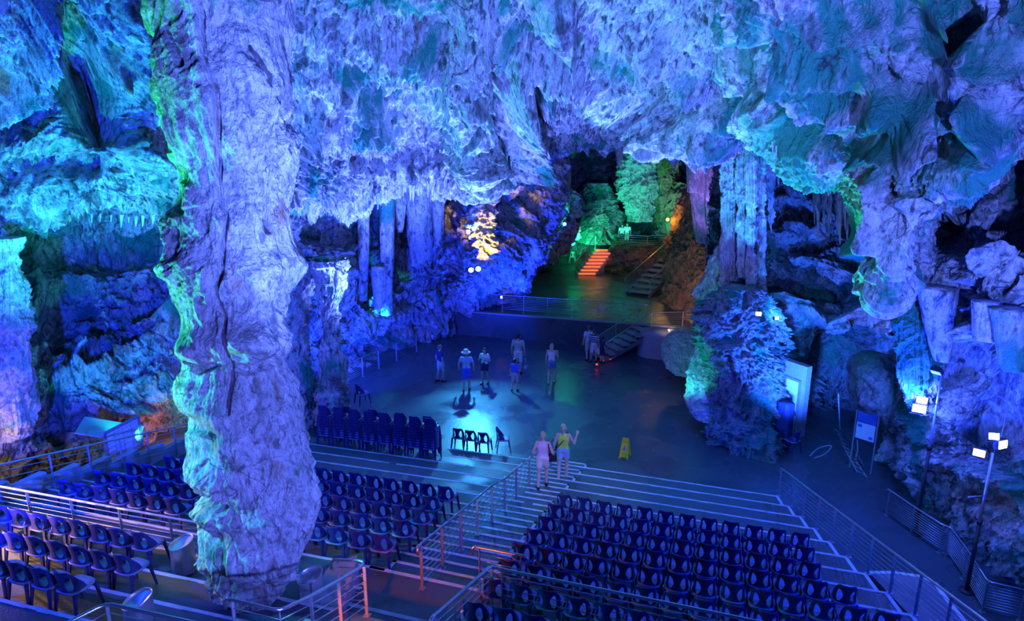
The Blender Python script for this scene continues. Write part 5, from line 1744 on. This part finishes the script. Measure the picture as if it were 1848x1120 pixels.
MB().box(Rz @ Vector((0, -.02, 1.30)), (w_ - .09, .01, .52), Rz).build('text_sheet', M['white'], ib)
for dx, dz in ((-.17, 1.45), (.17, 1.14)):
    MB().box(Rz @ Vector((dx, -.028, dz)), (.11, .004, .09), Rz).build('small_picture', M['map_blue'], ib)

# ladder lying against the rock, with a chain
l0, l1 = on(1516, 778, .3), on(1562, 862, .05)
la = empty('ladder', l0)
tag(la, 'short metal ladder lying on the dark floor in front of the information board', 'ladder')
dl = l1 - l0
side = np.cross(dl / np.linalg.norm(dl), [0, 0, 1])
side = side / np.linalg.norm(side) * .24 + [0, 0, .16]
for s in (-1, 1):
    MB().tube([side * s, dl + side * s], .020, 8).build('rail', M['steel'], la, True)
for k in range(10):
    c = dl * (k + .5) / 10
    MB().tube([c - side, c + side], .014, 8).build('rung', M['steel'], la, True)


def chain(label, pts, mat='white', r=.030):
    P = cr(np.array(pts, float), np.linspace(0, len(pts) - 1, 60))
    out = MB()
    d = 0
    L = np.cumsum(np.r_[0, np.linalg.norm(np.diff(P, axis=0), axis=1)])
    k = 0
    s = 0
    while s < L[-1]:
        c = np.array([np.interp(s, L, P[:, j]) for j in range(3)])
        c2 = np.array([np.interp(min(s + .04, L[-1]), L, P[:, j]) for j in range(3)])
        t = Vector(c2 - c)
        if t.length < 1e-4:
            break
        t.normalize()
        a = t.cross(Vector((0, 0, 1)) if abs(t.z) < .9 else Vector((1, 0, 0))).normalized()
        if k % 2:
            a = t.cross(a)
        out.tube([Vector(c) + t * (r * 1.2 * math.cos(q)) + a * (r * .6 * math.sin(q)) for q in np.linspace(0, 2 * PI, 9)], .008, 5, cap=False)
        s += r * 2
        k += 1
    return tag(out.build('chain', M[mat], None, True), label, 'chain')


chain('pale plastic chain hanging straight down in the dark recess', [at(1513, 712, 21.2), at(1514, 735, 21.2), at(1516, 775, 21.2)])
chain('pale plastic chain draped along the ladder', [on(1546, 784, .9), on(1548, 812, .3), on(1545, 830, .05), on(1565, 862, .03)])
chain('loop of pale chain lying on the dark floor left of the ladder', [on(1462, 822, .02), on(1478, 808, .02), on(1500, 804, .02), on(1490, 818, .02), on(1470, 826, .02)])

# masonry pier with a white door beside the mound
d0 = on(1424, 790, 0)
d1 = on(1450, 802, 0)
dv = d1 - d0
da = math.atan2(dv[1], dv[0])
dw = np.linalg.norm(dv)
Rd = Matrix.Rotation(da, 3, 'Z')
dc = d0 + dv / 2 + [.12, .75, 0]


def bricks():
    m, nt, b = nodes_of('masonry')
    tc = nt.nodes.new('ShaderNodeTexCoord')
    mp = nt.nodes.new('ShaderNodeMapping')
    mp.inputs['Rotation'].default_value = (PI / 2, 0, 0)
    bt = nt.nodes.new('ShaderNodeTexBrick')
    bt.inputs['Scale'].default_value = 6
    bt.inputs['Color1'].default_value = (.30, .31, .32, 1)
    bt.inputs['Color2'].default_value = (.22, .23, .24, 1)
    bt.inputs['Mortar'].default_value = (.45, .45, .45, 1)
    nt.links.new(tc.outputs['Object'], mp.inputs['Vector'])
    nt.links.new(mp.outputs[0], bt.inputs['Vector'])
    nt.links.new(bt.outputs['Color'], b.inputs['Base Color'])
    b.inputs['Roughness'].default_value = .8
    return m


M['masonry'] = bricks()
pr = MB()
pr.box(dc + [0, .0, 1.25], (.92, .25, 2.5), Rd)
struct(pr.build('wall_masonry', M['masonry']))
dr = empty('door_1', dc + np.array(Rd @ Vector((0, -.15, 0))), da)
dr['kind'] = 'structure'
MB().box((0, 0, .97), (.50, .05, 1.88)).build('door_leaf', M['white'], dr)
MB().box((-.28, 0, .98), (.06, .08, 1.96)).box((.28, 0, .98), (.06, .08, 1.96)).box((0, 0, 1.96), (.62, .08, .06)).build('door_frame', M['steel_paint'], dr)
MB().tube([(-.19, -.03, 1.0), (-.19, -.08, 1.0), (-.10, -.08, 1.0)], .012, 6).build('door_handle', M['black'], dr, True)
# dark covered stack beside it
cs = empty('covered_stack', on(1411, 806, 0))
tag(cs, 'tall dark covered stack standing between the knobbly mound and the door', 'covered stack')
V = np.zeros((14, 26, 3))
for a in range(14):
    z = 1.55 * a / 12
    for b in range(26):
        t = 2 * PI * b / 26
        rr = (.27 - .05 * a / 13 + .03 * math.sin(4 * t + a * .25) + .012 * math.sin(9 * t - a * .5)) * (1 if a < 13 else 0)
        V[a, b] = [rr * math.cos(t), rr * math.sin(t), min(z, 1.55)]
grid_obj('cover', V, M['cloth_navy'], closed_u=True, parent=cs)

# loudspeaker tilted at the back of the stage
sp = empty('loudspeaker', on(780, 612, 0) + [0, 0, .42], -.3)
sp.rotation_euler = (.5, .55, -.3)
tag(sp, 'pale square loudspeaker tilted under the leaning wall at the back of the stage', 'loudspeaker')
MB().box((0, 0, 0), (.85, .45, .85)).build('cabinet', M['steel_paint'], sp)
MB().tube([(0, -.22, 0), (0, -.24, 0)], .26, 28).build('cone', M['black'], sp, True)
MB().tube([(0, -.22, 0), (0, -.25, 0)], .10, 20).build('dust_cap', M['steel_paint'], sp, True)

# boxes of electrics on the rounded plinth of the landing
for x, y, w, h, l, m_ in ((1198, 611 + 25, .16, .18, 'topmost small pale switch box on the plinth of the stage landing', 'white'), (1208, 644, .36, .26, 'dark framed control box with a white border on the stage plinth', 'black'), (1204, 655, .17, .15, 'pale socket box just below the framed control box', 'white'),
                          (1197, 656, .17, .16, 'pale socket box left of the one below the framed control box', 'white'), (1189, 664, .17, .16, 'lowest pale socket box, nearest the stage floor', 'white')):
    p = at(x, y, cx[1] - 1.02)
    root = empty('switch_box', p)
    tag(root, l, 'switch box')
    MB().box((0, 0, 0), (w, .12, h)).build('case', M[m_], root)
    MB().box((0, -.065, 0), (w * .8, .012, h * .75)).build('cover', M['white' if m_ == 'white' else 'map_blue'], root)
    if m_ == 'black':
        MB().tube([(-w / 2, -.07, -h / 2), (w / 2, -.07, -h / 2), (w / 2, -.07, h / 2), (-w / 2, -.07, h / 2), (-w / 2, -.07, -h / 2)], .014, 6).build('frame', M['white'], root)
# red step lights
for k, (x, y) in enumerate(((1089, 652), (1077, 660), (1101, 650), (1163, 626))):
    p = on(x, y, .05)
    root = empty('step_light', p)
    tag(root, ('small red light on the stage floor right at the foot of the steps', 'small red light nearest the viewer at the foot of the stage steps', 'small red light under the lowest tread of the stage steps', 'small red light at the top of the stage steps by the plinth')[k], 'light')
    MB().tube([(0, 0, 0), (0, 0, .05)], .05, 10).build('housing', M['black'], root, True)
    MB().tube([(0, 0, .05), (0, 0, .09), (0, 0, .11)], [.045, .04, .02], 10).build('lens', M['e_red'], root, True)
# notice on the kerb railing
nb = np.array(a0 + (a1 - a0) * .615) + [0, .2, zk + .52 - a0[2] * 0 - (a0 + (a1 - a0) * .615)[2]]
no = empty('notice_plate', nb)
tag(no, 'small pale notice plate fixed to the long railing above the stage', 'notice')
for s in (-1, 0, 1):
    MB().box((s * .13, 0, 0), (.11, .012, .15)).build('plate', M['white'], no)

# folding screen panel and box beyond the far left railing
q0, q1 = fr(S(8.6), UL - .5), fr(S(7.2), UL - .6)
sc_ = empty('screen_panel', (q0[0], q0[1], R_T * 8 + .1))
tag(sc_, 'pale gridded panel in a blue frame beyond the far left railing', 'panel')
dv = Vector((q1[0] - q0[0], q1[1] - q0[1], 0))
an_ = math.atan2(dv.y, dv.x)
Rp = Matrix.Rotation(an_, 3, 'Z')
Lp = dv.length
MB().box(Rp @ Vector((Lp / 2, 0, .45)), (Lp, .03, .85), Rp).build('sheet', M['white'], sc_)
fm = MB()
for zz in (.0, .9):
    fm.box(Rp @ Vector((Lp / 2, 0, zz)), (Lp, .06, .07), Rp)
for xx in (0, Lp):
    fm.box(Rp @ Vector((xx, 0, .45)), (.09, .06, .95), Rp)
fm.build('frame', M['steel_paint'], sc_)
gr = MB()
for k in range(1, 8):
    gr.box(Rp @ Vector((Lp / 2, -.02, .9 * k / 8)), (Lp, .008, .008), Rp)
for k in range(1, 4):
    gr.box(Rp @ Vector((Lp * k / 4, -.02, .45)), (.008, .008, .85), Rp)
gr.build('grid', M['steel_paint'], sc_)
fl = MB()
p = fr(S(7.2), UL - 1.6)
fo = empty('cover_board', (p[0], p[1], R_T * 9 + .3))
tag(fo, 'greenish board tilted behind the gridded panel on the far left', 'board')
MB().box((0, 0, 0), (1.5, .9, .04), Matrix.Rotation(.35, 3, 'Y') @ Matrix.Rotation(.3, 3, 'Z')).build('board', plain('greenish_board', (.25, .5, .42), .5), fo)
